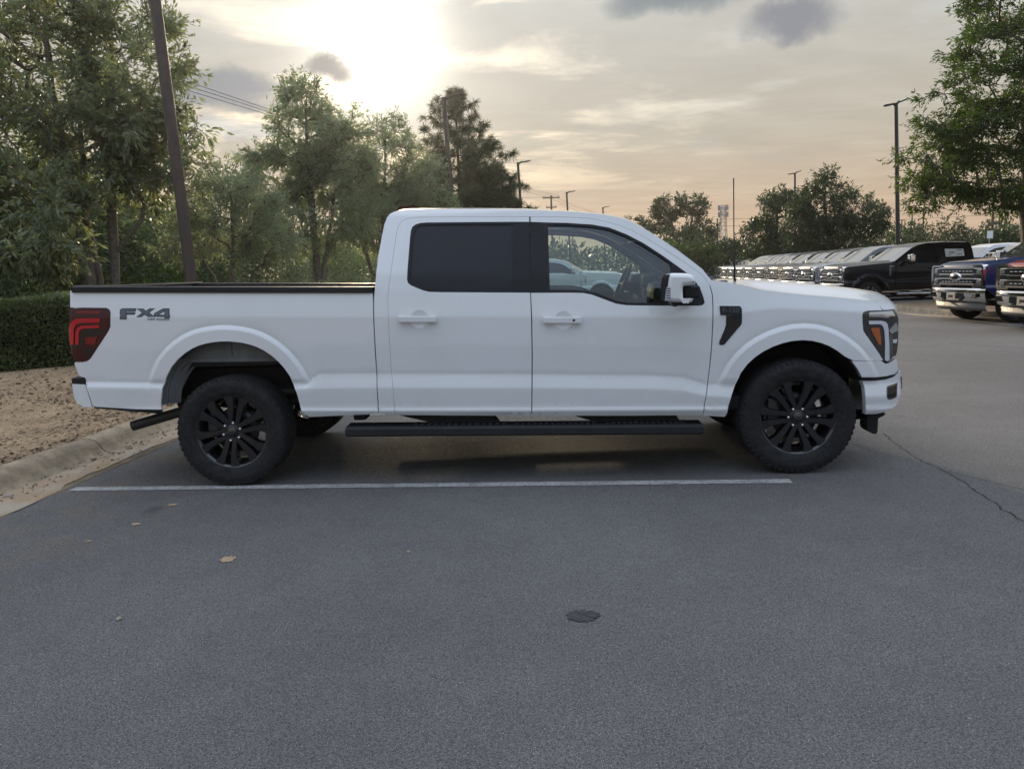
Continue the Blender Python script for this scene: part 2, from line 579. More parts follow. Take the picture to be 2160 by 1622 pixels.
# outlines of the pickup body, metres, measured along and above the ground
K={'crease':[(-3.5018,0.837),(-3.2676,0.8229),(-2.6752,0.795),(-1.656,0.7659),(-1.5542,0.763),(-1.4731,0.8332),(-1.0755,0.8255),(-0.8808,0.8172),(0.1363,0.7851),(1.0374,0.7486),(1.2639,0.7267),(1.4269,0.6733),(1.6275,0.665),(2.8442,0.6445)],'band':[(-3.5066,0.793),(-2.6785,0.7585),(-1.6591,0.7224),(-1.5351,0.7225),(-1.0639,0.7128),(0.1348,0.6789),(1.0365,0.6463),(1.2635,0.6257),(1.4271,0.5819),(1.6254,0.5657),(2.8472,0.5318)],'ledget':[(-3.5273,0.6048),(-1.6001,0.5711),(-1.0185,0.5553),(0.13,0.5278),(1.4338,0.4995),(1.6254,0.4943),(2.849,0.4611)],'ledgeb':[(-3.5297,0.5825),(-1.6016,0.5492),(-1.0198,0.5335),(0.1292,0.5025),(1.4337,0.4781),(1.6254,0.4729),(2.8496,0.4398)],'bottom':[(-3.533,0.5529),(-1.5679,0.5079),(0.1282,0.4699),(1.4335,0.4351),(2.8507,0.3972)],'shoulder':[(-3.448,1.327),(-1.0153,1.2486),(-0.3762,1.2315),(0.1481,1.2111),(1.4708,1.1684),(1.9498,1.2153),(2.6962,1.1565),(2.8314,1.1349)],'belt':[(-3.426,1.5272),(-1.0041,1.4456),(-0.3686,1.4067),(0.1537,1.3857),(0.7826,1.3508),(1.1961,1.2746),(1.4712,1.3174),(1.949,1.3255),(2.6607,1.2332),(2.8296,1.2036)],'roof':[(-1.0147,2.0515),(0.12,2.0083),(1.1662,1.9685)],'arch_r':[(-2.7063,0.6195),(-2.6901,0.7324),(-2.6524,0.833),(-2.6054,0.9104),(-2.5489,0.9703),(-2.494,1.0134),(-2.4343,1.0484),(-2.3756,1.0722),(-2.318,1.086),(-2.2609,1.0943),(-2.2042,1.0981),(-2.148,1.0975),(-2.0922,1.0913),(-2.0366,1.0829),(-1.9816,1.0679),(-1.9271,1.0474),(-1.8732,1.018),(-1.82,0.9786),(-1.7676,0.9281),(-1.7264,0.8756),(-1.6912,0.8187),(-1.664,0.7575),(-1.6439,0.6918),(-1.6294,0.6239),(-1.6191,0.5616)],'arch_f':[(1.581,0.4354),(1.5958,0.506),(1.6205,0.5862),(1.65,0.666),(1.6891,0.7452),(1.738,0.8088),(1.7964,0.8619),(1.8548,0.8999),(1.9227,0.9326),(1.9906,0.9553),(2.0584,0.97),(2.1359,0.9745),(2.2037,0.9675),(2.2717,0.9496),(2.33,0.9251),(2.3886,0.8887),(2.4473,0.8423),(2.4966,0.7913),(2.5363,0.7355),(2.5614,0.6899),(2.577,0.6396)],'XF':2.9475,'XR':-3.4026}
O={
 'bed_side':[(-3.3461,1.5165),(-3.1796,1.5067),(-2.501,1.4817),(-1.3337,1.4403),(-1.0314,1.4299),(-1.026,1.4096),(-1.0271,1.2317),(-1.0291,0.9741),(-1.0278,0.7661),(-1.0317,0.508),(-1.5713,0.4965),(-1.6048,0.5313),(-1.6197,0.5613),(-1.6302,0.6236),(-1.6424,0.6925),(-1.6666,0.7564),(-1.6857,0.8208),(-1.72,0.8777),(-1.7603,0.9303),(-1.8117,0.9809),(-1.8641,1.0202),(-1.9178,1.0495),(-1.9722,1.0699),(-2.027,1.0849),(-2.0823,1.0932),(-2.1378,1.0993),(-2.1938,1.1),(-2.2502,1.0962),(-2.3071,1.088),(-2.3644,1.0742),(-2.4227,1.0505),(-2.4827,1.0156),(-2.5383,0.9725),(-2.596,0.9124),(-2.6445,0.8349),(-2.6795,0.7556),(-2.7057,0.6417),(-2.7059,0.59),(-2.9125,0.5989),(-3.1182,0.616),(-3.2346,0.6273),(-3.2442,0.642),(-3.2531,0.6977),(-3.2693,0.774),(-3.2821,0.8327),(-3.2856,0.8535),(-3.3246,0.8648),(-3.3405,0.8958),(-3.3585,0.9639),(-3.3484,0.9742),(-3.2909,0.971),(-3.2519,0.9786),(-3.2218,0.9981),(-3.1685,1.0642),(-3.1136,1.133),(-3.0588,1.2048),(-3.0406,1.2376),(-3.0314,1.3435),(-3.0405,1.3669),(-3.064,1.3802),(-3.3482,1.392)],
 'bed_lower_trim':[(-3.2404,0.6291),(-3.124,0.6166),(-2.918,0.5995),(-2.7087,0.5883),(-2.714,0.5535),(-2.8036,0.5652),(-2.963,0.5811),(-3.1258,0.6006),(-3.2379,0.6151)],
 'cab_side':[(-1.0222,0.5031),(-1.0226,0.7659),(-1.0213,0.9739),(-1.0203,1.1674),(-1.0182,1.3585),(-1.0082,1.4598),(-0.9847,1.7014),(-0.9558,1.869),(-0.9441,1.934),(-0.9254,1.9859),(-0.9033,2.0145),(-0.8756,2.0297),(-0.8367,2.039),(-0.7974,2.0429),(-0.6655,2.043),(-0.2712,2.0298),(0.1196,2.0087),(0.506,1.9751),(0.6212,1.9616),(0.7358,1.9429),(0.8244,1.9227),(0.9125,1.8936),(1.0116,1.8346),(1.1345,1.7496),(1.2561,1.6599),(1.3755,1.5595),(1.4287,1.5124),(1.4661,1.4572),(1.4801,1.4429),(1.4714,1.3945),(1.4489,1.439),(1.4203,1.4775),(1.3132,1.5605),(1.1315,1.6924),(1.0084,1.7707),(0.9218,1.8225),(0.8343,1.8604),(0.7588,1.8865),(0.6577,1.9148),(0.5685,1.9299),(0.3762,1.9437),(0.161,1.9533),(-0.2708,1.9699),(-0.5317,1.9773),(-0.6758,1.9816),(-0.7413,1.9801),(-0.7871,1.9674),(-0.8196,1.9463),(-0.8388,1.9169),(-0.8511,1.8651),(-0.8603,1.7874),(-0.8776,1.6591),(-0.8941,1.5321),(-0.9094,1.431),(-0.9152,1.3551),(-0.9137,1.2281),(-0.9134,1.0613),(-0.9144,0.8401),(-0.9047,0.6724),(-0.9028,0.4938),(-0.9552,0.4952),(-0.9858,0.5068)],
 'rear_door':[(0.161,1.9533),(-0.2708,1.9699),(-0.5317,1.9773),(-0.6758,1.9816),(-0.7413,1.9801),(-0.7871,1.9674),(-0.8196,1.9463),(-0.8388,1.9169),(-0.8511,1.8651),(-0.8603,1.7874),(-0.8776,1.6591),(-0.8941,1.5321),(-0.9094,1.431),(-0.9152,1.3551),(-0.9137,1.2281),(-0.9134,1.0613),(-0.9144,0.8401),(-0.9047,0.6724),(-0.9028,0.4938),(-0.4459,0.4768),(0.1319,0.4595),(0.1408,0.6823),(0.15,0.9385),(0.1542,1.1938),(0.1523,1.3877),(-0.5078,1.4137),(-0.6038,1.4195),(-0.6485,1.4324),(-0.6867,1.4489),(-0.7378,1.4721),(-0.7582,1.4893),(-0.7643,1.5149),(-0.7616,1.5784),(-0.7539,1.6932),(-0.7449,1.8221),(-0.739,1.8805),(-0.7275,1.9088),(-0.7041,1.9249),(-0.6689,1.9341),(-0.6231,1.9362),(-0.4013,1.9304),(0.0269,1.9168),(0.1599,1.9117)],
 'rear_window_surround':[(0.1599,1.9117),(0.0269,1.9168),(-0.4013,1.9304),(-0.6231,1.9362),(-0.6689,1.9341),(-0.7041,1.9249),(-0.7275,1.9088),(-0.739,1.8805),(-0.7449,1.8221),(-0.7539,1.6932),(-0.7616,1.5784),(-0.7643,1.5149),(-0.7582,1.4893),(-0.7378,1.4721),(-0.6867,1.4489),(-0.6485,1.4324),(-0.6038,1.4195),(-0.5078,1.4137),(0.1523,1.3877)],
 'rear_window_hole':[(0.0342,1.897),(-0.4014,1.9135),(-0.623,1.9179),(-0.6687,1.9131),(-0.6948,1.901),(-0.7115,1.8795),(-0.7239,1.8084),(-0.7343,1.6797),(-0.7408,1.5649),(-0.7424,1.5142),(-0.7337,1.4936),(-0.6737,1.4636),(-0.6226,1.4441),(-0.5715,1.4336),(-0.4691,1.4276),(0.0208,1.4123)],
 'front_door':[(0.1674,1.953),(0.3762,1.9437),(0.5685,1.9299),(0.6577,1.9148),(0.7588,1.8865),(0.8343,1.8604),(0.9218,1.8225),(1.0084,1.7707),(1.1315,1.6924),(1.3132,1.5605),(1.4203,1.4775),(1.4489,1.439),(1.4714,1.3945),(1.4865,1.3254),(1.4869,1.2506),(1.4831,1.1511),(1.4735,0.9623),(1.4602,0.8096),(1.4414,0.6432),(1.4205,0.529),(1.4114,0.4313),(0.8461,0.4405),(0.1345,0.4595),(0.1446,0.6822),(0.1538,0.9384),(0.158,1.1937),(0.1548,1.3864),(0.4587,1.3774),(0.547,1.3719),(0.6096,1.3573),(0.7091,1.3163),(0.7836,1.2863),(0.8587,1.2725),(1.1098,1.2603),(1.3839,1.2514),(1.4151,1.2554),(1.4283,1.2712),(1.4213,1.3088),(1.4021,1.3718),(1.3678,1.4292),(1.3093,1.4914),(1.2015,1.5771),(1.1284,1.6328),(1.0059,1.7198),(0.882,1.7907),(0.757,1.8453),(0.6303,1.8732),(0.4388,1.8934),(0.2975,1.9013),(0.1663,1.9115)],
 'front_window_surround':[(0.1638,1.9116),(0.2975,1.9013),(0.4388,1.8934),(0.6303,1.8732),(0.757,1.8453),(0.882,1.7907),(1.0059,1.7198),(1.1284,1.6328),(1.2015,1.5771),(1.3093,1.4914),(1.3678,1.4292),(1.4021,1.3718),(1.4213,1.3088),(1.4283,1.2712),(1.4151,1.2554),(1.3839,1.2514),(1.1098,1.2603),(0.8587,1.2725),(0.7836,1.2863),(0.7091,1.3163),(0.6096,1.3573),(0.547,1.3719),(0.4587,1.3774),(0.1523,1.3865)],
 'front_window_hole':[(0.2983,1.8845),(0.4382,1.8766),(0.6296,1.8565),(0.7562,1.8286),(0.8812,1.7728),(1.0049,1.7007),(1.1274,1.6138),(1.1969,1.5608),(1.1998,1.4977),(1.2001,1.4097),(1.1963,1.2747),(0.8718,1.2883),(0.7968,1.3021),(0.7222,1.3322),(0.6228,1.3731),(0.5475,1.387),(0.4592,1.3937),(0.2973,1.4004)],
 'front_fender':[(1.4503,1.4415),(1.5081,1.4291),(1.6207,1.408),(1.7293,1.3836),(1.8236,1.3529),(1.9592,1.3312),(2.1642,1.3036),(2.3691,1.2794),(2.5392,1.2565),(2.6708,1.2344),(2.6902,1.2157),(2.7189,1.1738),(2.6046,1.175),(2.5809,1.1701),(2.5636,1.1611),(2.5599,1.1436),(2.5617,1.0946),(2.5687,1.0306),(2.5912,0.9954),(2.6434,0.9242),(2.6992,0.8498),(2.729,0.804),(2.4978,0.8154),(2.4389,0.845),(2.3797,0.8914),(2.321,0.9277),(2.263,0.9521),(2.1954,0.9699),(2.1279,0.9769),(2.0507,0.9724),(1.9831,0.9578),(1.9156,0.9352),(1.8482,0.9025),(1.7905,0.8645),(1.7328,0.8113),(1.6848,0.7476),(1.6513,0.6652),(1.62,0.5866),(1.597,0.5051),(1.5869,0.4305),(1.5743,0.4136),(1.4156,0.4282),(1.4243,0.5289),(1.4452,0.6431),(1.4652,0.8094),(1.4785,0.9621),(1.4881,1.151),(1.4918,1.2505),(1.4915,1.3252),(1.4773,1.388)],
 'valance':[(2.4839,0.8114),(2.7096,0.804),(2.7336,0.788),(2.7551,0.7747),(2.7858,0.7788),(2.8177,0.7924),(2.8523,0.8053),(2.8657,0.7773),(2.8708,0.707),(2.8322,0.6939),(2.7674,0.6843),(2.6818,0.6827),(2.5641,0.6894),(2.54,0.7371),(2.5134,0.7768)],
 'valance_gap':[(2.5719,0.6824),(2.7016,0.6745),(2.7842,0.6773),(2.852,0.6861),(2.8952,0.6972),(2.896,0.6891),(2.8532,0.6686),(2.778,0.6552),(2.7034,0.6504),(2.5849,0.6557)],
 'hood_corner':[(2.6607,1.2335),(2.6929,1.2107),(2.7262,1.1739),(2.779,1.1736),(2.8282,1.1769),(2.8266,1.1897),(2.8074,1.2131),(2.7728,1.2334),(2.7123,1.235)],
 'front_bumper':[(2.5722,0.6554),(2.5878,0.6576),(2.6857,0.6542),(2.7617,0.6557),(2.8338,0.6685),(2.8781,0.6927),(2.8801,0.7223),(2.9318,0.699),(2.9474,0.6613),(2.9198,0.5826),(2.9039,0.5001),(2.8648,0.4599),(2.8095,0.4352),(2.7476,0.4124),(2.6925,0.4038),(2.6057,0.4079),(2.6003,0.4706),(2.5916,0.5575),(2.5891,0.6145)],
 'fog_lamp':[(2.7743,0.6098),(2.8731,0.6228),(2.8567,0.5234),(2.845,0.5149),(2.795,0.5075),(2.7744,0.5131),(2.7622,0.5345),(2.7652,0.5947)],
 'air_dam':[(2.6792,0.3712),(2.7613,0.3704),(2.8136,0.3812),(2.8008,0.3659),(2.7587,0.3432),(2.7564,0.2408),(2.7449,0.224),(2.7184,0.2281),(2.6883,0.2494),(2.6813,0.2701)],
 'headlight':[(2.729,0.804),(2.6992,0.8498),(2.6434,0.9242),(2.5912,0.9954),(2.5687,1.0306),(2.5617,1.0946),(2.5599,1.1436),(2.5636,1.1611),(2.5809,1.1701),(2.6046,1.175),(2.7189,1.1738),(2.8276,1.1735),(2.8438,1.1492),(2.8647,1.0984),(2.8666,0.9987),(2.8663,0.9187),(2.8589,0.8592),(2.8466,0.8283),(2.8173,0.8251),(2.7818,0.792),(2.7465,0.7937)],
 'headlight_c':[(2.6071,1.0962),(2.6103,1.1005),(2.7057,1.0975),(2.7385,1.0882),(2.7576,1.0698),(2.7661,1.0339),(2.7764,0.93),(2.7841,0.7991),(2.7595,0.7958),(2.744,0.8054),(2.74,0.9324),(2.7329,1.0166),(2.7226,1.0492),(2.7064,1.068),(2.6852,1.0729),(2.6108,1.0749)],
 'headlight_amber':[(2.625,1.0442),(2.6484,1.0496),(2.6898,1.0457),(2.6953,1.0185),(2.7055,0.973),(2.7089,0.918),(2.6889,0.9224),(2.6672,0.9621),(2.6391,1.0084)],
 'headlight_top':[(2.6064,1.1535),(2.6166,1.1626),(2.8082,1.1626),(2.8289,1.1199),(2.7955,1.1253),(2.757,1.1147),(2.6986,1.1241),(2.6102,1.1298)],
 'headlight_proj':[(2.7741,1.0205),(2.8384,1.0741),(2.8597,1.04),(2.8587,1.0142),(2.8065,0.9989),(2.7904,0.9968)],
 'headlight_low':[(2.8078,0.9535),(2.8531,0.9529),(2.843,0.9246),(2.8102,0.9274)],
 'headlight_chrome':[(2.7786,0.9879),(2.8073,0.9923),(2.8117,0.8359),(2.7934,0.8277),(2.7875,0.8052)],
 'tail_lamp':[(-3.35,1.3834),(-3.0641,1.3776),(-3.0432,1.365),(-3.0355,1.3437),(-3.044,1.2377),(-3.0622,1.2049),(-3.1169,1.1344),(-3.1717,1.0663),(-3.2248,1.0016),(-3.2549,0.9821),(-3.2904,0.975),(-3.3477,0.979),(-3.3662,0.9979),(-3.3797,1.0587),(-3.3931,1.1256),(-3.3958,1.1861),(-3.3788,1.2471),(-3.3604,1.3207),(-3.3634,1.3605)],
 'tail_c1':[(-3.3773,1.1098),(-3.3778,1.1737),(-3.3736,1.2341),(-3.3551,1.2675),(-3.3286,1.2937),(-3.2994,1.3061),(-3.1185,1.3036),(-3.1218,1.2704),(-3.2685,1.2731),(-3.3076,1.2597),(-3.3285,1.2269),(-3.3432,1.1099)],
 'tail_c2':[(-3.3303,1.1097),(-3.3213,1.1799),(-3.3116,1.2198),(-3.2922,1.2425),(-3.2638,1.2516),(-3.1269,1.2526),(-3.1291,1.2307),(-3.2523,1.2299),(-3.2791,1.2221),(-3.2911,1.1991),(-3.3022,1.109)],
 'tail_top':[(-3.3011,1.3657),(-3.1205,1.3598),(-3.1125,1.3496),(-3.1141,1.3385),(-3.3014,1.3459)],
 'tail_block':[(-3.2496,1.1609),(-3.1498,1.1645),(-3.1762,1.105),(-3.2512,1.1107)],
 'tail_black':[(-3.38,1.1062),(-3.2939,1.1018),(-3.2754,1.0811),(-3.383,1.0892)],
 'tail_dark':[(-3.2862,1.2121),(-3.2543,1.2231),(-3.063,1.2198),(-3.0787,1.1989),(-3.1433,1.1675),(-3.2532,1.1656),(-3.2655,1.0774),(-3.1734,1.0713),(-3.2097,1.0285),(-3.2471,1.0059),(-3.2711,1.0066),(-3.2675,1.1044),(-3.2963,1.112)],
 'bumper_pad':[(-3.4381,0.8458),(-3.4133,0.8506),(-3.2852,0.8503),(-3.2794,0.8263),(-3.2847,0.8019),(-3.4386,0.809)],
 'rear_bumper':[(-3.4387,0.8077),(-3.2849,0.8006),(-3.2796,0.7718),(-3.2499,0.6239),(-3.3227,0.6258),(-3.3805,0.6377),(-3.4103,0.6522),(-3.4274,0.687),(-3.4368,0.742)],
 'vent':[(1.5371,1.2438),(1.6823,1.2379),(1.6923,1.2249),(1.6943,1.2026),(1.6936,1.1194),(1.6892,1.1035),(1.5681,0.9621),(1.5605,0.9572),(1.5331,0.958),(1.528,0.9666),(1.53,0.9827),(1.5685,1.0719),(1.5781,1.1038),(1.5802,1.1744),(1.5385,1.1783)],
 'vent_plate':[(1.5359,1.2441),(1.681,1.2382),(1.6911,1.2252),(1.693,1.2029),(1.6923,1.1551),(1.6562,1.1466),(1.6277,1.1475),(1.6246,1.1758),(1.5374,1.1786)],
 'badge_box':[(1.5536,1.2264),(1.6734,1.2226),(1.6719,1.1942),(1.5523,1.1979)],
 'fx_f':[(-2.961,1.3512),(-2.9567,1.3643),(-2.9409,1.373),(-2.8337,1.3695),(-2.8341,1.3504),(-2.8498,1.343),(-2.9109,1.345),(-2.9109,1.341),(-2.8363,1.3386),(-2.8468,1.3212),(-2.9065,1.3231),(-2.9088,1.2881),(-2.9638,1.2898)],
 'fx_x':[(-2.8324,1.3674),(-2.7782,1.3657),(-2.7582,1.3479),(-2.7307,1.3654),(-2.6854,1.364),(-2.7314,1.3339),(-2.6883,1.2996),(-2.7425,1.3013),(-2.7689,1.3186),(-2.7967,1.3017),(-2.836,1.303),(-2.7889,1.3357)],
 'fx_4':[(-2.6977,1.3262),(-2.6259,1.362),(-2.5759,1.3604),(-2.5769,1.3105),(-2.5715,1.309),(-2.5721,1.2958),(-2.5776,1.2947),(-2.5783,1.2854),(-2.6161,1.2866),(-2.6153,1.2972),(-2.6984,1.3012)],
 'fx_4hole':[(-2.6572,1.317),(-2.6162,1.338),(-2.6167,1.3137)],
 'fx_text':[(-2.75,1.2883),(-2.5783,1.2828),(-2.5791,1.2729),(-2.7509,1.2784)],
 'handle_r':[(-0.8335,1.2502),(-0.5476,1.241),(-0.5498,1.1904),(-0.8359,1.1995)],
 'handle_f':[(0.2409,1.2092),(0.5223,1.2002),(0.521,1.1486),(0.2394,1.1576)],
 'cup_r':[(-0.6797,1.2206)],
 'cup_f':[(0.3906,1.1761)],
 'mirror_shell':[(1.1139,1.4912),(1.1473,1.4973),(1.2319,1.4932),(1.2682,1.4859),(1.2892,1.47),(1.2994,1.4484),(1.3004,1.418),(1.2889,1.4093),(1.2192,1.4074),(1.2131,1.3966),(1.2137,1.3295),(1.2216,1.3182),(1.2853,1.318),(1.2822,1.3058),(1.273,1.2939),(1.2305,1.291),(1.1454,1.2951),(1.1302,1.2986),(1.0908,1.3091),(1.0966,1.4066),(1.1045,1.4612)],
 'mirror_glassedge':[(1.1188,1.4909),(1.1093,1.4607),(1.1014,1.4059),(1.0931,1.3079),(1.0833,1.3144),(1.088,1.4063),(1.0947,1.4612),(1.1065,1.4822)],
 'mirror_lamp':[(1.0928,1.4017),(1.1247,1.3994),(1.1201,1.304),(1.084,1.3113)],
 'mirror_arm':[(1.238,1.3995),(1.2783,1.4012),(1.3402,1.4035),(1.3537,1.3893),(1.3535,1.3333),(1.3428,1.3149),(1.2901,1.3154),(1.2405,1.3214)],
 'mirror_foot':[(1.1324,1.2947),(1.2397,1.2887),(1.2335,1.2778),(1.1782,1.2765),(1.1689,1.2644),(1.1474,1.2664)],
 'board':[(-1.2632,0.4489),(1.3872,0.3793),(1.3938,0.3001),(-1.2692,0.3501)],
 'board_top':[(-1.2802,0.4279),(1.413,0.3569)],
 'exhaust':[(-3.0767,0.4232),(-2.7196,0.5152)],
 'rail_cap':[(-3.3229,1.5163),(-1.0248,1.4355),(-1.0227,1.4706),(-3.3087,1.5463)],
 'far_rail':[(-3.8239,1.5406),(-1.4659,1.4795)],
 'tailgate_top':[(-3.374,1.5448),(-2.6898,1.5596)],
 'hood_sil':[(1.6067,1.434),(1.8492,1.4183),(2.133,1.3895),(2.4474,1.3523),(2.7088,1.3118),(2.8655,1.2801),(2.9496,1.2403),(3.0029,1.1855),(3.0142,1.147)],
 'hood_edge':[(1.5112,1.4289),(1.6253,1.4076),(1.7358,1.3829),(1.8325,1.3518),(1.9704,1.3298),(2.1769,1.302),(2.3828,1.2777),(2.5541,1.2547),(2.6808,1.2331),(2.7599,1.2027),(2.8185,1.173)],
 'roof_sil':[(-0.9795,1.8754),(-0.9626,1.9401),(-0.9397,1.9913),(-0.9142,2.019),(-0.8842,2.0334),(-0.8438,2.0423),(-0.8038,2.0459),(-0.6711,2.0461),(-0.2752,2.0336),(0.1182,2.0135),(0.5092,1.9806),(0.6261,1.9672),(0.7427,1.9487),(0.8332,1.9285),(0.9235,1.8995),(1.0263,1.8403),(1.1549,1.7544),(1.2835,1.6632),(1.4124,1.5602),(1.4704,1.5114),(1.513,1.454),(1.5285,1.4391)],
 'ws_edge':[(0.8697,1.9117),(1.0236,1.8367),(1.1517,1.7511),(1.28,1.6602),(1.4084,1.5575),(1.4726,1.4944),(1.5241,1.4394)],
 'ws_sil':[(0.9859,1.9235),(1.0822,1.862),(1.2202,1.7851),(1.3581,1.6887),(1.4962,1.5727),(1.5792,1.5044),(1.6623,1.436)],
 'antenna':[(1.7107,1.4411),(1.7052,1.7491),(1.7033,2.1862)],
 'hubs':[(2.1146,0.3967),(-2.18,0.4144)],
 'rimc':[(1.838,0.3857),(2.4037,0.3707)],
 'shark':[(-1.0013,2.1074),(-0.9506,2.1297),(-0.8185,2.1287),(-0.7658,2.1106)],
 'steer':[(1.0082,1.5643),(0.9176,1.3731),(0.8801,1.2787)],
 'far_win':[(0.3152,1.8649),(0.639,1.8481),(0.8698,1.7871),(0.9841,1.7006),(1.1631,1.496),(1.1599,1.2798)],
 'dash':[(1.0667,1.5184),(1.1794,1.522),(1.314,1.4948)],
}
# ---------------------------------------------------------------- the lot: ground, kerbs, markings
LOT = R_(4.3)                                   # the kerb line runs at this bearing from +Y
KD = Vector((math.sin(LOT), math.cos(LOT), 0))   # along the kerb
KN = Vector((math.cos(LOT), -math.sin(LOT), 0))  # out from the kerb, along the parking stalls
K0 = Vector((-3.46, 5.79, 0))                    # a point on the gutter's outer edge


def lot(a, b, z=0.0):
    """a metres out from the gutter edge, b metres along the kerb"""
    p = K0 + KN * a + KD * b
    return (p.x, p.y, z)


def ground_mat(name, build):
    m, t, out = new_mat(name)
    b = t.add('ShaderNodeBsdfPrincipled')
    c = t.add('ShaderNodeTexCoord')
    build(t, b, c.outputs['Object'])
    t.link(b.outputs[0], out.inputs[0])
    MATS[name] = m


def _asphalt(t, b, vec):
    v = t.add('ShaderNodeTexVoronoi')
    v.inputs['Scale'].default_value = 150.0
    t.link(vec, v.inputs['Vector'])
    stone = t.rng(v.outputs['Distance'], 0.10, 0.55, 1.0, 0.0)
    tone = t.add('ShaderNodeSeparateColor')
    t.link(v.outputs['Color'], tone.inputs[0])
    agg = t.ramp(tone.outputs[0], [(0.0, 0.07), (0.40, 0.155), (0.70, 0.28), (0.88, 0.43), (0.96, 0.60), (1.0, 0.75)])
    big = t.rng(t.noise(vec, 0.35, 5.0, 0.6), 0.3, 0.7, 0.86, 1.12)
    med = t.rng(t.noise(vec, 3.5, 5.0, 0.65), 0.3, 0.7, 0.95, 1.05)
    fine = t.rng(t.noise(vec, 120.0, 3.0, 0.75), 0.3, 0.7, 0.55, 1.45)
    k = t.math('MULTIPLY', t.math('MULTIPLY', big, med), fine)
    binder = t.mix(stone, (0.072, 0.072, 0.073), agg)
    col = t.mix(1.0, t.mix(0.28, binder, (0.215, 0.207, 0.195)), k, 'MULTIPLY')
    # sand that has washed onto the surface near the kerb, in patches
    sp = t.add('ShaderNodeSeparateXYZ')
    t.link(vec, sp.inputs[0])
    edge = t.rng(sp.outputs[0], -3.7, -2.0, 0.55, 0.0)
    sand = t.math('MULTIPLY', t.rng(t.noise(vec, 2.2, 6.0, 0.7), 0.46, 0.66), edge)
    spots = t.math('MULTIPLY', t.rng(t.noise(vec, 1.1, 3.0, 0.5), 0.68, 0.76), 0.10)
    col = t.mix(t.math('ADD', sand, spots), col, (0.20, 0.145, 0.09))
    # faint oil drips and darker wheel tracks
    oil = t.rng(t.noise(vec, 1.7, 2.0, 0.4), 0.70, 0.78, 0.0, 0.45)
    col = t.mix(oil, col, (0.02, 0.02, 0.02))
    t.link(col, b.inputs['Base Color'])
    t.link(t.rng(t.noise(vec, 25.0, 3.0, 0.6), 0.3, 0.7, 0.72, 0.95), b.inputs['Roughness'])
    b.inputs['Specular IOR Level'].default_value = 0.4
    bp = t.add('ShaderNodeBump')
    bp.inputs['Distance'].default_value = 0.006
    t.link(t.math('ADD', stone, t.math('MULTIPLY', t.noise(vec, 60.0, 3.0, 0.7), 0.8)), bp.inputs['Height'])
    t.link(bp.outputs[0], b.inputs['Normal'])


def _mulch(t, b, vec):
    n1 = t.noise(vec, 38.0, 5.0, 0.75)
    n2 = t.noise(vec, 2.0, 5.0, 0.6)
    v = t.add('ShaderNodeTexVoronoi')
    v.inputs['Scale'].default_value = 80.0
    t.link(vec, v.inputs['Vector'])
    tone = t.add('ShaderNodeSeparateColor')
    t.link(v.outputs['Color'], tone.inputs[0])
    col = t.ramp(tone.outputs[0], [(0.0, (0.10, 0.068, 0.042)), (0.4, (0.22, 0.152, 0.092)), (0.75, (0.30, 0.215, 0.135)), (1.0, (0.44, 0.36, 0.25))])
    col = t.mix(0.45, col, (0.385, 0.262, 0.142))
    col = t.mix(1.0, col, t.rng(n1, 0.3, 0.7, 0.68, 1.3), 'MULTIPLY')
    col = t.mix(1.0, col, t.rng(n2, 0.3, 0.7, 0.80, 1.2), 'MULTIPLY')
    t.link(col, b.inputs['Base Color'])
    b.inputs['Roughness'].default_value = 0.95
    bp = t.add('ShaderNodeBump')
    bp.inputs['Distance'].default_value = 0.010
    t.link(t.math('ADD', n1, v.outputs['Distance']), bp.inputs['Height'])
    t.link(bp.outputs[0], b.inputs['Normal'])


def _concrete(t, b, vec):
    n1 = t.noise(vec, 6.0, 6.0, 0.65)
    n2 = t.noise(vec, 90.0, 3.0, 0.7)
    v = t.add('ShaderNodeTexVoronoi')
    v.inputs['Scale'].default_value = 26.0
    t.link(vec, v.inputs['Vector'])
    pits = t.rng(v.outputs['Distance'], 0.05, 0.13, 0.55, 1.0)
    col = t.mix(1.0, (0.30, 0.24, 0.165), t.rng(n1, 0.25, 0.75, 0.60, 1.25), 'MULTIPLY')
    col = t.mix(1.0, col, t.rng(n2, 0.3, 0.7, 0.82, 1.15), 'MULTIPLY')
    pm = t.rng(t.noise(vec, 3.0, 2.0, 0.5), 0.5, 0.65)
    col = t.mix(pm, col, t.mix(1.0, col, pits, 'MULTIPLY'))
    t.link(col, b.inputs['Base Color'])
    b.inputs['Roughness'].default_value = 0.9
    bp = t.add('ShaderNodeBump')
    bp.inputs['Distance'].default_value = 0.006
    t.link(t.math('ADD', n2, n1), bp.inputs['Height'])
    t.link(bp.outputs[0], b.inputs['Normal'])


def _sand(t, b, vec):
    n1 = t.noise(vec, 60.0, 4.0, 0.75)
    n2 = t.noise(vec, 3.0, 5.0, 0.6)
    col = t.mix(1.0, (0.34, 0.245, 0.155), t.rng(n1, 0.3, 0.7, 0.70, 1.25), 'MULTIPLY')
    col = t.mix(t.rng(n2, 0.42, 0.66), col, (0.36, 0.31, 0.245))
    t.link(col, b.inputs['Base Color'])
    b.inputs['Roughness'].default_value = 0.95
    bp = t.add('ShaderNodeBump')
    bp.inputs['Distance'].default_value = 0.008
    t.link(n1, bp.inputs['Height'])
    t.link(bp.outputs[0], b.inputs['Normal'])


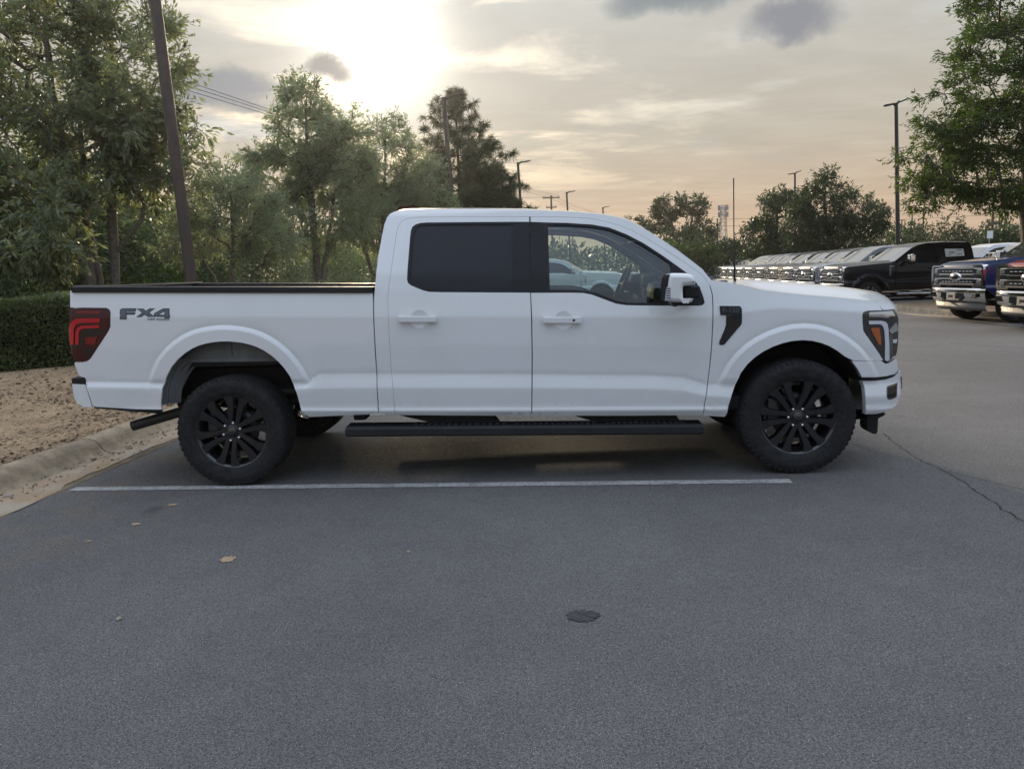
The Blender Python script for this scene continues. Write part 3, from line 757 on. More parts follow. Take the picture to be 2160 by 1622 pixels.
def _line(t, b, vec):
    n = t.noise(vec, 40.0, 6.0, 0.75)
    n2 = t.noise(vec, 4.0, 4.0, 0.6)
    wear = t.math('MULTIPLY', t.rng(n, 0.36, 0.56, 0.35, 1.0), t.rng(n2, 0.25, 0.6, 0.55, 1.0))
    t.link(t.mix(wear, (0.06, 0.06, 0.06), (0.40, 0.40, 0.385)), b.inputs['Base Color'])
    b.inputs['Roughness'].default_value = 0.8
    bp = t.add('ShaderNodeBump')
    bp.inputs['Distance'].default_value = 0.004
    t.link(n, bp.inputs['Height'])
    t.link(bp.outputs[0], b.inputs['Normal'])


def _turf(t, b, vec):
    n1 = t.noise(vec, 14.0, 5.0, 0.7)
    col = t.ramp(n1, [(0.3, (0.035, 0.05, 0.02)), (0.55, (0.08, 0.085, 0.04)), (0.75, (0.15, 0.12, 0.075))])
    t.link(col, b.inputs['Base Color'])
    b.inputs['Roughness'].default_value = 0.95


ground_mat('asphalt', _asphalt)
ground_mat('mulch', _mulch)
ground_mat('concrete', _concrete)
ground_mat('sand', _sand)
ground_mat('line_paint', _line)
ground_mat('turf', _turf)
pbr('crack_fill', (0.012, 0.012, 0.012), 0.9)

# asphalt: one sheet reaching the horizon on the lot side, earth sheet below everything else
S_ = 420.0
me = bpy.data.meshes.new('terrain')
me.from_pydata([(-S_, -S_, -0.06), (S_, -S_, -0.06), (S_, S_, -0.06), (-S_, S_, -0.06)], [], [(0, 1, 2, 3)])
tag(link('terrain', me, 'turf'), kind='structure')
me = bpy.data.meshes.new('asphalt')
me.from_pydata([lot(-0.02, -40), lot(140, -40), lot(140, 220), lot(-0.02, 220)], [], [(0, 1, 2, 3)])
tag(link('asphalt_road', me, 'asphalt'), kind='structure')

# kerb and gutter: cast in sections with open joints
kerb = bpy.data.objects.new('kerb', None)
COL.objects.link(kerb)
kerb.location = K0
kerb.rotation_euler = (0, 0, -LOT)
kerb['kind'] = 'structure'
KPROF = [(0.0, -0.05), (0.0, 0.004), (-0.42, -0.012), (-0.48, -0.004), (-0.52, 0.040), (-0.55, 0.085), (-0.585, 0.115), (-0.63, 0.130), (-0.70, 0.134), (-0.735, 0.128), (-0.75, 0.10), (-0.75, -0.05)]


def kerb_section_mesh(length, seg=6):
    m = MB()
    rows = []
    for i in range(seg + 1):
        y = length * i / seg
        e = 0.010 if i in (0, seg) else 0.0
        rows.append([(a + (e if 0 < k < len(KPROF) - 1 else 0) * (-0.6 if k > 7 else 0.2), y, b - (e if k > 3 else 0)) for k, (a, b) in enumerate(KPROF)])
    m.grid(rows[:], smooth=True)
    m.f = [f[::-1] for f in m.f]
    n = len(KPROF)
    m.add(rows[0], [tuple(range(n))], 0)
    m.add(rows[-1], [tuple(range(n))[::-1]], 0)
    return m.mesh('kerb_section')


ksec = kerb_section_mesh(2.985)
yy = 1.115 - 3.0 * 3
for i in range(18):
    link('kerb_section', ksec, 'concrete', kerb, (0, yy, 0))
    yy += 3.0
kl = kerb_section_mesh(60.0, 20)
link('kerb_section', kl, 'concrete', kerb, (0, yy, 0))

# the sandy planting bed behind the kerb: gently uneven
def bed_z(a, b):
    return 0.115 + 0.03 * math.sin(a * 1.3 + b * .7) * math.sin(b * .9) + max(0.0, (-a - 1.5)) * 0.012

rows = []
for i in range(60):
    b = -30 + i * (i * 0.02 + 0.9)
    rows.append([lot(a, b, bed_z(a, b) if a < -1.0 else (0.125 if a < -.8 else .118)) for a in (-0.70, -0.90, -1.2, -1.6, -2.1, -2.7, -3.4, -4.3, -5.5, -7, -10, -16, -30, -80)])
m = MB()
m.grid(rows)
tag(m.build('planting_bed', 'mulch'), kind='structure')

# sand washed into the gutter: a ragged sheet lying on the concrete
rows = []
r2 = random.Random(4)
for i in range(140):
    b = -9 + i * 0.16
    o1 = 0.05 + 0.05 * math.sin(b * 2.1) + 0.03 * math.sin(b * 5.3 + 1) + r2.uniform(-.02, .02)
    o2 = 0.36 + 0.05 * math.sin(b * 1.7 + 2) + r2.uniform(-.03, .03)
    rows.append([lot(-a, b, z) for a, z in ((o1, 0.0035 + 0.004), (o1 + 0.04, 0.012), ((o1 + o2) / 2, 0.012 + r2.uniform(0, .006)), (o2 - .05, 0.004), (o2, -0.005))])
m = MB()
m.grid(rows)
m.f = [f[::-1] for f in m.f]
tag(m.build('gutter_sand', 'sand'), kind='structure')

# loose litter: bark chips, twigs, grit
def chips(name, n, area, zf, smin, smax, mat, seed, flat=0.35):
    rg = np.random.default_rng(seed)
    V = np.zeros((n * 3, 4, 3))
    k = 0
    for i in range(n):
        a, b = area(rg)
        p = np.array(lot(a, b, zf(a, b)))
        L = rg.uniform(smin, smax)
        W = L * rg.uniform(.25, .7)
        Hh = W * rg.uniform(.3, .8)
        t = rg.uniform(0, 6.28)
        ux = np.array([math.cos(t), math.sin(t), rg.uniform(-flat, flat)]) * L / 2
        uy = np.array([-math.sin(t), math.cos(t), rg.uniform(-flat, flat)]) * W / 2
        up = np.array([0, 0, Hh])
        V[k] = [p - ux - uy + up, p + ux - uy + up * .8, p + ux * .9 + uy + up, p - ux + uy + up * .9]
        V[k + 1] = [p - ux * 1.1 - uy * 1.2, p + ux * 1.1 - uy * 1.2, p + ux - uy + up * .8, p - ux - uy + up]
        V[k + 2] = [p + ux * 1.1 - uy * 1.2, p + ux * 1.1 + uy * 1.2, p + ux * .9 + uy + up, p + ux - uy + up * .8]
        k += 3
    o = link(name, quads_mesh(name, V), mat)
    o['kind'] = 'stuff'
    return o


chips('bark_chips', 20000, lambda g: (-0.72 - abs(g.normal(0, 2.2)), g.uniform(-3, 11)), lambda a, b: bed_z(a, b) if a < -1 else .125, .008, .034, 'chips', 5)
chips('leaf_litter', 2500, lambda g: (-0.72 - abs(g.normal(0, 2.0)), g.uniform(-3, 10)), lambda a, b: bed_z(a, b) if a < -1 else .125, .015, .05, 'debris', 6)
chips('gutter_debris', 420, lambda g: (-0.30 + g.normal(0, .10), g.uniform(-1.5, 6)), lambda a, b: 0.010, .008, .03, 'debris', 8)
chips('grit', 500, lambda g: (abs(g.normal(0, .5)) + .02, g.uniform(-3, 6)), lambda a, b: 0.001, .004, .012, 'chips', 9)

# painted stall lines, worn; the near one runs under the tyres, the rest go on along the kerb
def stall_line(p, q, wd, name='parking_line'):
    p, q = Vector(p), Vector(q)
    d = (q - p).normalized()
    n = Vector((-d.y, d.x, 0)) * wd / 2
    me = bpy.data.meshes.new(name)
    k = 40
    vs = []
    rr = random.Random(3)
    for i in range(k + 1):
        c = p + (q - p) * i / k
        j1, j2 = rr.uniform(-.004, .004), rr.uniform(-.004, .004)
        vs += [tuple(c - n * (1 + j1 / wd)) , tuple(c + n * (1 + j2 / wd))]
    vs = [(x, y, 0.004) for x, y, z in vs]
    me.from_pydata(vs, [], [(2 * i, 2 * i + 2, 2 * i + 3, 2 * i + 1) for i in range(k)])
    tag(link(name, me, 'line_paint'), kind='structure')


stall_line((-3.42, 5.63, 0), (1.95, 5.175, 0), 0.098)
for i in range(1, 16):
    o = Vector(K0) + KD * (2.9 * i - .2)
    stall_line(o + KN * .05, o + KN * 5.45, 0.1)
for i in range(10):
    o = Vector(lot(15.2, 8.3 + 2.9 * i)) if i > 4 else None
    if o:
        stall_line(o, o + KN * 5.4, 0.1)

# the long crack and hairlines in the asphalt
def crack(pts, wd, seed, name='asphalt_crack'):
    rr = random.Random(seed)
    pts = [Vector((x, y, 0)) for x, y in pts]
    L = []
    for a, b in zip(pts[:-1], pts[1:]):
        k = max(2, int((b - a).length / .03))
        d = (b - a).normalized()
        n = Vector((-d.y, d.x, 0))
        off = 0
        for i in range(k):
            off = off * .8 + rr.uniform(-.012, .012)
            L.append((a + (b - a) * i / k + n * off, n))
    vs, fs = [], []
    for i, (p, n) in enumerate(L):
        w_ = wd * rr.uniform(.15, 1.0)
        vs += [(p.x - n.x * w_, p.y - n.y * w_, .0025), (p.x + n.x * w_, p.y + n.y * w_, .0025)]
        if i:
            fs.append((2 * i - 2, 2 * i, 2 * i + 1, 2 * i - 1))
    me = bpy.data.meshes.new(name)
    me.from_pydata(vs, [], fs)
    tag(link(name, me, 'crack_fill'), kind='structure')


crack([(3.30, 6.6), (3.16, 5.95), (3.10, 5.2), (3.02, 4.7), (2.93, 4.15), (2.9, 3.2)], .007, 1)
crack([(3.12, 5.3), (3.3, 4.9), (3.36, 4.6)], .003, 2)
crack([(7.5, 14.5), (8.5, 12.2), (9.6, 9.8), (10.4, 8.6)], .012, 5)

# the planted island across the aisle, with its own kerb
def rrect(a0, a1, b0, b1, r, n=10):
    out = []
    for (ca, cb, t0) in ((a1 - r, b1 - r, 0), (a0 + r, b1 - r, 90), (a0 + r, b0 + r, 180), (a1 - r, b0 + r, 270)):
        for i in range(n + 1):
            t = R_(t0 + 90 * i / n)
            out.append((ca + r * math.cos(t), cb + r * math.sin(t)))
    return out


IS = (13.75, 25.0, 13.9, 19.7, 1.8)
rings = []
for ins, z in ((-.45, .005), (-.03, .006), (0.02, .04), (.06, .12), (.10, .145), (.24, .148), (.27, .12)):
    rings.append([lot(a, b, z) for a, b in rrect(IS[0] + ins, IS[1] - ins, IS[2] + ins, IS[3] - ins, IS[4] - ins)])
m = MB()
m.grid(rings, close=True)
m.f = [f[::-1] for f in m.f]
tag(m.build('island_kerb', 'concrete'), kind='structure')
m = MB()
rr_ = rrect(IS[0] + .26, IS[1] - .26, IS[2] + .26, IS[3] - .26, IS[4] - .26)
m.add([lot(a, b, .125) for a, b in rr_], [tuple(range(len(rr_)))])
tag(m.build('island_soil', 'mulch'), kind='structure')

# closed box of thin, hazy air, added to give a lens-glare veil by the sun
m = MB()
m.box((0, 0, 6.95), (2 * S_ + 40, 2 * S_ + 40, 16.2))
hz_o = m.build('glare_haze', None)
hz_o['kind'] = 'stuff'
hm, ht_, ho = new_mat('glare_haze_air')
pv = ht_.add('ShaderNodeVolumePrincipled')
pv.inputs['Color'].default_value = (0.92, 0.94, 1.0, 1)
pv.inputs['Density'].default_value = 0.0003
pv.inputs['Anisotropy'].default_value = 0.80
ht_.link(pv.outputs[0], ho.inputs['Volume'])
hz_o.data.materials.append(hm)
SC.cycles.volume_bounces = 0
# ---------------------------------------------------------------- the white pickup: body-side surface
HW = 1.01


def _cv(name):
    c = sorted(K[name])
    return np.array([a for a, _ in c]), np.array([b for _, b in c])


CV = {n: _cv(n) for n in ('crease', 'band', 'ledget', 'ledgeb', 'bottom', 'shoulder', 'belt')}
HANDLES = [O['cup_r'][0], O['cup_f'][0]]


def cvz(n, x):
    return np.interp(x, CV[n][0], CV[n][1])


def polydist(pl, x, z):
    P = np.array(pl)
    best = np.full(x.shape, 9.0)
    for A, B in zip(P[:-1], P[1:]):
        d = B - A
        t = np.clip(((x - A[0]) * d[0] + (z - A[1]) * d[1]) / (d @ d), 0, 1)
        best = np.minimum(best, np.hypot(x - A[0] - t * d[0], z - A[1] - t * d[1]))
    return best


def depth(x, z, cups=False):
    """how far the body side lies inside the widest plane, at length x and height z"""
    x = np.asarray(x, float)
    z = np.asarray(z, float)
    zb, zs, zc, zk, lt, lb, bo = (cvz(n, x) for n in ('belt', 'shoulder', 'crease', 'band', 'ledget', 'ledgeb', 'bottom'))
    one = np.ones_like(x)
    Z = np.stack([bo - .12, bo, lb, lt, zk, zc - .004, zc + .012, (zc + zs) / 2, zs, zb, zb + .12, 2.0 * one, 2.05 * one])
    V = [.10, .035, .006, .017, .003, .026, .022, .012, .014, .042, .068, .225, .26]
    acc = 0
    for o in (-.010, -.005, 0, .005, .010):
        q = z + o
        r = np.full_like(q, V[0])
        for i in range(len(V) - 1):
            t = np.clip((q - Z[i]) / np.maximum(Z[i + 1] - Z[i], 1e-6), 0, 1)
            r = r + t * (V[i + 1] - V[i])
        acc = acc + r
    v = acc / 5
    for n in ('arch_r', 'arch_f'):
        d = polydist(K[n], x, z)
        up = np.clip((z - zc + .02) / .06, 0, 1)
        v = v - (.014 * np.interp(d, [0, .092, .120], [1, .95, 0]) - .003 * np.interp(d, [.112, .124, .136, .15], [0, 1, .6, 0])) * up
    t = np.clip((x - (K['XF'] - .42)) / .42, 0, .985)
    v = v + .24 * (1 - np.sqrt(1 - t * t))
    t = np.clip(((K['XR'] + .09) - x) / .09, 0, .98)
    v = v + .05 * (1 - np.sqrt(1 - t * t))
    if cups:
        for (hx, hz) in HANDLES:
            d = np.hypot((x - hx) / .068, (z - hz) / .066)
            v = v + .012 * np.clip(1 - d ** 2.2, 0, 1)
    return v


def resample(loop, res):
    out = []
    n = len(loop)
    for i in range(n):
        a, b = np.array(loop[i]), np.array(loop[(i + 1) % n])
        k = max(1, int(np.linalg.norm(b - a) / res))
        for j in range(k):
            out.append(tuple(a + (b - a) * j / k))
    return out


def inside(loop, pts):
    x, y = pts[:, 0], pts[:, 1]
    r = np.zeros(len(pts), bool)
    P = np.array(loop)
    for i in range(len(P)):
        x1, y1 = P[i - 1]
        x2, y2 = P[i]
        c = ((y1 > y) != (y2 > y)) & (x < (x2 - x1) * (y - y1) / (y2 - y1 + 1e-12) + x1)
        r ^= c
    return r


def inset(poly, d):
    p = np.array(poly, float)
    n = len(p)
    a = 0.5 * np.sum(p[:, 0] * np.roll(p[:, 1], -1) - np.roll(p[:, 0], -1) * p[:, 1])
    s = 1 if a > 0 else -1
    out = []
    for i in range(n):
        e1, e2 = p[i] - p[i - 1], p[(i + 1) % n] - p[i]
        e1 = e1 / (np.linalg.norm(e1) + 1e-9)
        e2 = e2 / (np.linalg.norm(e2) + 1e-9)
        n1, n2 = np.array([-e1[1], e1[0]]) * s, np.array([-e2[1], e2[0]]) * s
        b = n1 + n2
        b /= max(np.linalg.norm(b), .4)
        b *= d / max(.5, float(b @ n1))
        out.append((float(p[i][0] + b[0]), float(p[i][1] + b[1])))
    return out


def panel(loops, res=.03, off=0.0, thick=.02, keys=True, fn=None, gap=0.0, hw=HW):
    """a body panel: outline (and holes) filled, laid on the body-side surface, with a turned-in edge.
    returns verts, faces, per-loop normals for the side facing -y"""
    fn = fn or depth
    if gap:
        loops = [inset(loops[0], gap)] + [inset(l, -gap) for l in loops[1:]]
    L = [resample(l, res * .8) for l in loops]
    P = np.array(L[0])
    x0, z0 = P.min(0)
    x1, z1 = P.max(0)
    pts = []
    nx, nz = int((x1 - x0) / res) + 2, int((z1 - z0) / (res * .87)) + 2
    for j in range(nz):
        for i in range(nx):
            pts.append((x0 + (i + .5 * (j % 2)) * res, z0 + j * res * .87))
    kp = []
    if keys:
        xs = np.arange(x0, x1, res * .8)
        for n, o in (('crease', -.010), ('crease', -.003), ('crease', .005), ('crease', .014), ('band', -.008), ('band', 0), ('band', .008), ('ledget', .006), ('ledget', 0), ('ledget', -.006),
                     ('ledgeb', .005), ('ledgeb', 0), ('ledgeb', -.006), ('shoulder', 0.01), ('shoulder', -0.01), ('belt', 0)):
            for x in xs:
                kp.append((x, float(cvz(n, x)) + o))
        for n in ('arch_r', 'arch_f'):
            A = np.array(resample(K[n], .02)[:-8])
            T = np.gradient(A, axis=0)
            T /= np.linalg.norm(T, axis=1)[:, None] + 1e-9
            N = np.stack([-T[:, 1], T[:, 0]], 1)
            for o in (.085, .095, .105, .117, .128, .139, .15):
                kp += [tuple(p) for p in A + N * o]
    if getattr(fn, 'cups', False):
        for (hx, hz) in HANDLES:
            for r in (0, .3, .5, .65, .78, .88, .95, 1.0, 1.06):
                k = max(1, int(40 * r))
                kp += [(hx + .068 * r * math.cos(6.2832 * i / k), hz + .066 * r * math.sin(6.2832 * i / k)) for i in range(k)]
    kp = np.array(kp).reshape(-1, 2)
    pts = np.array(pts)
    if len(kp):
        kp = kp[(kp[:, 0] > x0) & (kp[:, 0] < x1) & (kp[:, 1] > z0) & (kp[:, 1] < z1)]
        if len(kp):
            keep = np.ones(len(pts), bool)
            for i in range(len(pts)):
                keep[i] = np.min((kp[:, 0] - pts[i, 0]) ** 2 + (kp[:, 1] - pts[i, 1]) ** 2) > (res * .45) ** 2
            pts = np.vstack([pts[keep], kp])
    ok = inside(L[0], pts)
    for h in L[1:]:
        ok &= ~inside(h, pts)
    pts = pts[ok]
    if len(pts):
        dmin = np.full(len(pts), 9.0)
        for l in L:
            dmin = np.minimum(dmin, polydist(l + [l[0]], pts[:, 0], pts[:, 1]))
        pts = pts[dmin > min(.006, res * .3)]
    verts, edges = [], []
    for l in L:
        b = len(verts)
        verts += [Vector(p) for p in l]
        edges += [(b + i, b + (i + 1) % len(l)) for i in range(len(l))]
    nb = len(verts)
    verts += [Vector(p) for p in pts]
    V2, E2, F2, *_ = delaunay_2d_cdt(verts, edges, [], 1, 1e-5)
    X = np.array([v.x for v in V2])
    Zz = np.array([v.y for v in V2])

    def surf(a, b):
        return -hw + fn(a, b) + off
    Y = surf(X, Zz)
    e = .003
    nxv = (fn(X + e, Zz) - fn(X - e, Zz)) / (2 * e)
    nzv = (fn(X, Zz + e) - fn(X, Zz - e)) / (2 * e)
    N = np.stack([nxv, -np.ones_like(X), nzv], 1)
    N /= np.linalg.norm(N, axis=1)[:, None]
    vs = [(float(a), float(b), float(c)) for a, b, c in zip(X, Y, Zz)]
    fs, ln = [], []
    cnt = {}
    for f in F2:
        f = list(f)
        mc = np.array([[np.mean([X[i] for i in f]), np.mean([Zz[i] for i in f])]])
        if len(L) > 1 and any(inside(h, mc)[0] for h in L[1:]):
            continue
        a = sum(X[f[i]] * Zz[f[(i + 1) % len(f)]] - X[f[(i + 1) % len(f)]] * Zz[f[i]] for i in range(len(f)))
        if a < 0:
            f = f[::-1]
        fs.append(tuple(f))
        ln += [tuple(N[i]) for i in f]
        for i in range(len(f)):
            k = (f[i], f[(i + 1) % len(f)])
            cnt[k] = 1
    for (i, j) in list(cnt):
        if (j, i) not in cnt and thick:
            b = len(vs)
            d = Vector((vs[j][0] - vs[i][0], 0, vs[j][2] - vs[i][2]))
            n = Vector((d.z, 0, -d.x)).normalized()
            vs += [vs[i], vs[j], (vs[j][0], vs[j][1] + thick, vs[j][2]), (vs[i][0], vs[i][1] + thick, vs[i][2])]
            fs.append((b + 1, b, b + 3, b + 2))
            ln += [tuple(n)] * 4
    return vs, fs, ln


def panel_mesh(name, data, far=False):
    vs, fs, ln = data
    me = bpy.data.meshes.new(name)
    if far:
        vs = [(x, -y, z) for x, y, z in vs]
        out, k = [], 0
        l2 = []
        for f in fs:
            n = ln[k:k + len(f)]
            k += len(f)
            out.append(f[::-1])
            l2 += [(a, -b, c) for a, b, c in n[::-1]]
        fs, ln = out, l2
    me.from_pydata(vs, [], fs)
    me.polygons.foreach_set('use_smooth', [True] * len(fs))
    me.update()
    me.normals_split_custom_set(ln)
    return me


# ---------------------------------------------------------------- wheels (shared by every truck; sizes differ)
def wheel_meshes(Rt, Rr, wd, detail=True, spokes=6, rim='rim_black'):
    h = wd / 2
    n = 96 if detail else 32
    out = {}
    m = MB()
    prof = [(Rr * .93, -h * .62), (Rr * .965, -h * .80), (Rr * 1.0, -h * .90), (Rr + .25 * (Rt - Rr), -h * .985), (Rr + .5 * (Rt - Rr), -h), (Rr + .56 * (Rt - Rr), -h * 1.006), (Rr + .60 * (Rt - Rr), -h * .995),
            (Rr + .78 * (Rt - Rr), -h * .975), (Rt - .018, -h * .90), (Rt - .007, -h * .82), (Rt - .004, -h * .70)]
    if detail:
        for gy in (-.55, -.18, .18, .55):
            prof += [(Rt - .003, h * (gy - .05)), (Rt - .012, h * (gy - .035)), (Rt - .012, h * (gy + .035)), (Rt - .003, h * (gy + .05))]
        prof.sort(key=lambda p: p[1]) if False else None
    prof += [(Rt - .004, h * .70), (Rt - .007, h * .82), (Rt - .018, h * .90), (Rr + .5 * (Rt - Rr), h), (Rr * 1.0, h * .9), (Rr * .93, h * .62)]
    m.lathe(prof, n)
    if detail:
        k = 60
        for i in range(k):
            t = 2 * math.pi * i / k
            for sgn in (-1, 1):
                rot = Matrix.Rotation(-t - (0.02 if sgn > 0 else 0), 3, 'Y')
                m.box(rot @ Vector((Rt - .0185, sgn * h * .755, 0)), (.030, h * .25, Rt * .074), .005, rot=rot)
            t2 = t + math.pi / k
            rot = Matrix.Rotation(-t2, 3, 'Y')
            for yy_, wv in ((-.36, .22), (0, .24), (.36, .22)):
                m.box(rot @ Vector((Rt - .009, h * yy_, 0)), (.012, h * wv, Rt * .075), .0, rot=rot)
            rot = Matrix.Rotation(-t, 3, 'Y')
            m.box(rot @ Vector((Rt - .030, -h * .935, 0)), (.03, .008, Rt * .03 if i % 2 else Rt * .05), .002, rot=rot)
    out['tyre'] = (m.mesh('tyre'), 'rubber')
    m = MB()
    m.lathe([(Rr * .90, h * .8), (Rr * .84, h * .5), (Rr * .82, -h * .35), (Rr * .90, -h * .62), (Rr * .935, -h * .80), (Rr * .975, -h * .865), (Rr * 1.0, -h * .88), (Rr * 1.005, -h * .86), (Rr * .97, -h * .80)], n)
    yf = -h * .74
    for i in range(spokes):
        t = 2 * math.pi * i / spokes
        for sg in (-1, 1):
            pl = [(.045, .003), (.045, .040), (Rr * .50, .056), (Rr * .72, .068), (Rr * .955, .112), (Rr * .97, .022), (Rr * .60, .009)]
            pl = [(r, q * Rr / .28) for r, q in pl]
            pin = inset(pl, .006)
            rows = []
            for poly, y in ((pl, yf + .055), (pl, yf + .006), (pin, yf - .003)):
                row = []
                for (r, q) in poly:
                    q = q * sg
                    yy_ = y - (.018 * (r / Rr - .3) if y < yf + .02 else 0)
                    row.append((r * math.cos(t) - q * math.sin(t), yy_, r * math.sin(t) + q * math.cos(t)))
                rows.append(row)
            b = MB()
            b.grid(rows, smooth=False, close=True)
            nn = len(pl)
            b.add(rows[-1], [tuple(range(nn))])
            if sg > 0:
                b.f = [f[::-1] for f in b.f]
            m.add(b.v, [f[::-1] for f in b.f])
    m.lathe([(.001, yf - .004), (.035, yf - .004), (.060, yf + .002), (.078, yf + .008), (.085, yf + .05)], 36)
    out['rim'] = (m.mesh('rim'), rim)
    m = MB()
    m.lathe([(.001, yf - .020), (.030, yf - .019), (.036, yf - .014), (.037, yf)], 32)
    out['centre_cap'] = (m.mesh('centre_cap'), 'gloss_black')
    m = MB()
    ell = [(.026 * math.cos(2 * math.pi * i / 28), .0105 * math.sin(2 * math.pi * i / 28)) for i in range(28)]
    el2 = [(a * .88, b * .78) for a, b in ell]
    m.grid([[(a, yf - .0215, b) for a, b in ell], [(a, yf - .0215, b) for a, b in el2]], close=True, smooth=False)
    out['emblem_ring'] = (m.mesh('emblem_ring'), 'steel')
    m = MB()
    for i in range(1):
        m.lathe([(.001, -.024), (.006, -.0235), (.0095, -.020), (.0105, -.012), (.0115, 0), (.0115, .01)], 12)
    out['lug_nut'] = (m.mesh('lug_nut'), 'lug_chrome')
    m = MB()
    m.lathe([(.001, -.02), (.09, -.02), (.091, -.035), (.175, -.035), (.175, -.005), (.09, -.005), (.001, 0)], 48)
    out['brake_disc'] = (m.mesh('brake_disc'), 'disc_dark')
    m = MB()
    m.box((-.165, -.02, .045), (.085, .10, .20), .02)
    out['brake_caliper'] = (m.mesh('brake_caliper'), 'disc_dark')
    out['_yf'] = yf
    return out


def put_wheel(W, parent, x, y, z, far=False, spin=0.0, detail=True, name='wheel'):
    e = bpy.data.objects.new(name, None)
    COL.objects.link(e)
    e.parent = parent
    e.location = (x, y, z)
    e.rotation_euler = (0, spin, math.pi if far else 0)
    for k in ('tyre', 'rim') + (('centre_cap', 'emblem_ring', 'brake_disc') if detail else ()):
        link(k, W[k][0], W[k][1], e)
    if detail:
        o = link('brake_caliper', W['brake_caliper'][0], W['brake_caliper'][1], e)
        o.rotation_euler = (0, -spin, 0)
        for i in range(6):
            t = R_(60 * i + 0)
            link('lug_nut', W['lug_nut'][0], W['lug_nut'][1], e, (.069 * math.cos(t), W['_yf'] + .004, .069 * math.sin(t)))
    return e


# ---------------------------------------------------------------- the white pickup: assembly
def build_pickup():
    psi = R_(2.6)
    t = thing('pickup_truck', 'white crew cab pickup truck with black wheels parked side-on in front', 'pickup truck', (0.0449, 6.418, 0.031), -psi)
    t.scale = (.98, .98, .98)

    def both(name, loops, mat, parents=None, res=.03, off=0.0, thick=.02, gap=0.0, keys=True, fn=None, far=True, label=None):
        d = panel(loops, res, off, thick, keys, fn, gap)
        a = link(name, panel_mesh(name, d), mat, parents[0] if parents else t)
        if label:
            a['label'] = label
        b = None
        if far:
            b = link(name, panel_mesh(name, d, True), mat, parents[1] if parents else t)
        return a, b

    cupfn = lambda x, z: depth(x, z, True)
    cupfn.cups = True
    bed = both('bed_side', [O['bed_side']], 'white_paint', res=.04)
    both('cab_side', [O['cab_side']], 'white_paint', res=.035, thick=.05)
    fd = both('front_door', [O['front_door']], 'white_paint', res=.03, gap=.0018, fn=cupfn)
    rd = both('rear_door', [O['rear_door']], 'white_paint', res=.03, gap=.0018, fn=cupfn)
    fe = both('fender', [O['front_fender']], 'white_paint', res=.04)
    # a dark jamb behind the shut lines
    both('door_jamb', [[(-1.0, .50), (1.46, .44), (1.50, .9), (1.50, 1.30), (-1.0, 1.36)]], 'under_dark', res=.2, off=.045, thick=0, keys=False)
    both('door_jamb', [[(-.95, 1.36), (-.73, 1.36), (-.76, 1.93), (-.80, 1.99), (-.88, 1.97)]], 'under_dark', res=.2, off=.03, thick=0, keys=False)
    both('body_trim', [O['bed_lower_trim']], 'black_plastic', res=.05, off=.006, keys=False)
    # windows: black surround, pane
    sr = both('window_surround', [O['rear_window_surround'], O['rear_window_hole']], 'black_plastic', rd, res=.05, off=.004, thick=.02, keys=False)
    sf = both('window_surround', [O['front_window_surround'], O['front_window_hole']], 'black_plastic', fd, res=.05, off=.004, thick=.03, keys=False)
    both('window_pane', [inset(O['rear_window_hole'], -.006)], 'tint_glass', rd, res=.06, off=.014, thick=0, keys=False)
    both('window_pane', [inset(O['front_window_hole'], -.006)], 'clear_glass', fd, res=.06, off=.020, thick=0, keys=False)
    # bumper, valance, lamps on the nose
    both('front_valance', [O['valance']], 'white_paint', res=.03, thick=.05, keys=False)
    both('valance_gap', [O['valance_gap']], 'under_dark', res=.03, off=.02, thick=.0, keys=False)
    fb = both('front_bumper', [O['front_bumper']], 'white_paint', res=.025, thick=.06, keys=False)
    both('fog_lamp', [O['fog_lamp']], 'lamp_housing', fb, res=.03, off=-.003, thick=.02, keys=False)
    fo = inset(O['fog_lamp'], .014)
    both('fog_lens', [fo], 'tint_glass', fb, res=.02, off=-.0045, thick=.0, keys=False)
    both('hood_corner', [O['hood_corner']], 'white_paint', res=.02, off=-.001, thick=.03, keys=False)
    hl = both('headlight', [O['headlight']], 'lamp_housing', res=.025, off=.004, thick=.06, keys=False)
    for n, m_, o in (('headlight_top', 'lamp_chrome', -.001), ('headlight_c', 'lamp_white', -.003), ('headlight_amber', 'amber', -.002), ('headlight_proj', 'lamp_chrome', -.002),
                     ('headlight_low', 'lamp_white', -.004), ('headlight_chrome', 'steel', -.001)):
        both({'headlight_top': 'lamp_segment', 'headlight_c': 'running_light', 'headlight_amber': 'amber_marker', 'headlight_proj': 'projector', 'headlight_low': 'reflector', 'headlight_chrome': 'lamp_bezel'}[n],
             [O[n]], m_, hl, res=.03, off=o, thick=.006, keys=False)
    # tail lamps
    tl = both('tail_lamp', [O['tail_lamp']], 'tail_dark_red', res=.03, off=.004, thick=.08, keys=False)
    for n, m_, o in (('tail_dark', 'tail_black', .002), ('tail_c1', 'tail_bright', -.002), ('tail_c2', 'tail_bright', -.002), ('tail_top', 'tail_red', .000), ('tail_block', 'tail_red', -.001), ('tail_black', 'tail_black', .001)):
        both({'tail_c1': 'light_strip', 'tail_c2': 'light_strip', 'tail_top': 'light_strip', 'tail_block': 'reflector'}.get(n, 'lamp_inlay'), [O[n]], m_, tl, res=.03, off=o, thick=.004, keys=False)
    # fender vent and badge
    vt = both('fender_vent', [O['vent']], 'gloss_black', fe, res=.03, off=-.004, thick=.012, keys=False)
    pl_ = [(x, z) for x, z in O['vent_plate']]
    both('badge_plate', [O['vent_plate']], 'decal_grey' if False else 'black_plastic', fe, res=.03, off=-.010, thick=.006, keys=False)
    bx = np.array(O['badge_box'])
    cx, cz = bx.mean(0)
    me = text_mesh('F-150', .052, .0015, True)
    for v in me.vertices:
        v.co.x *= 1.05
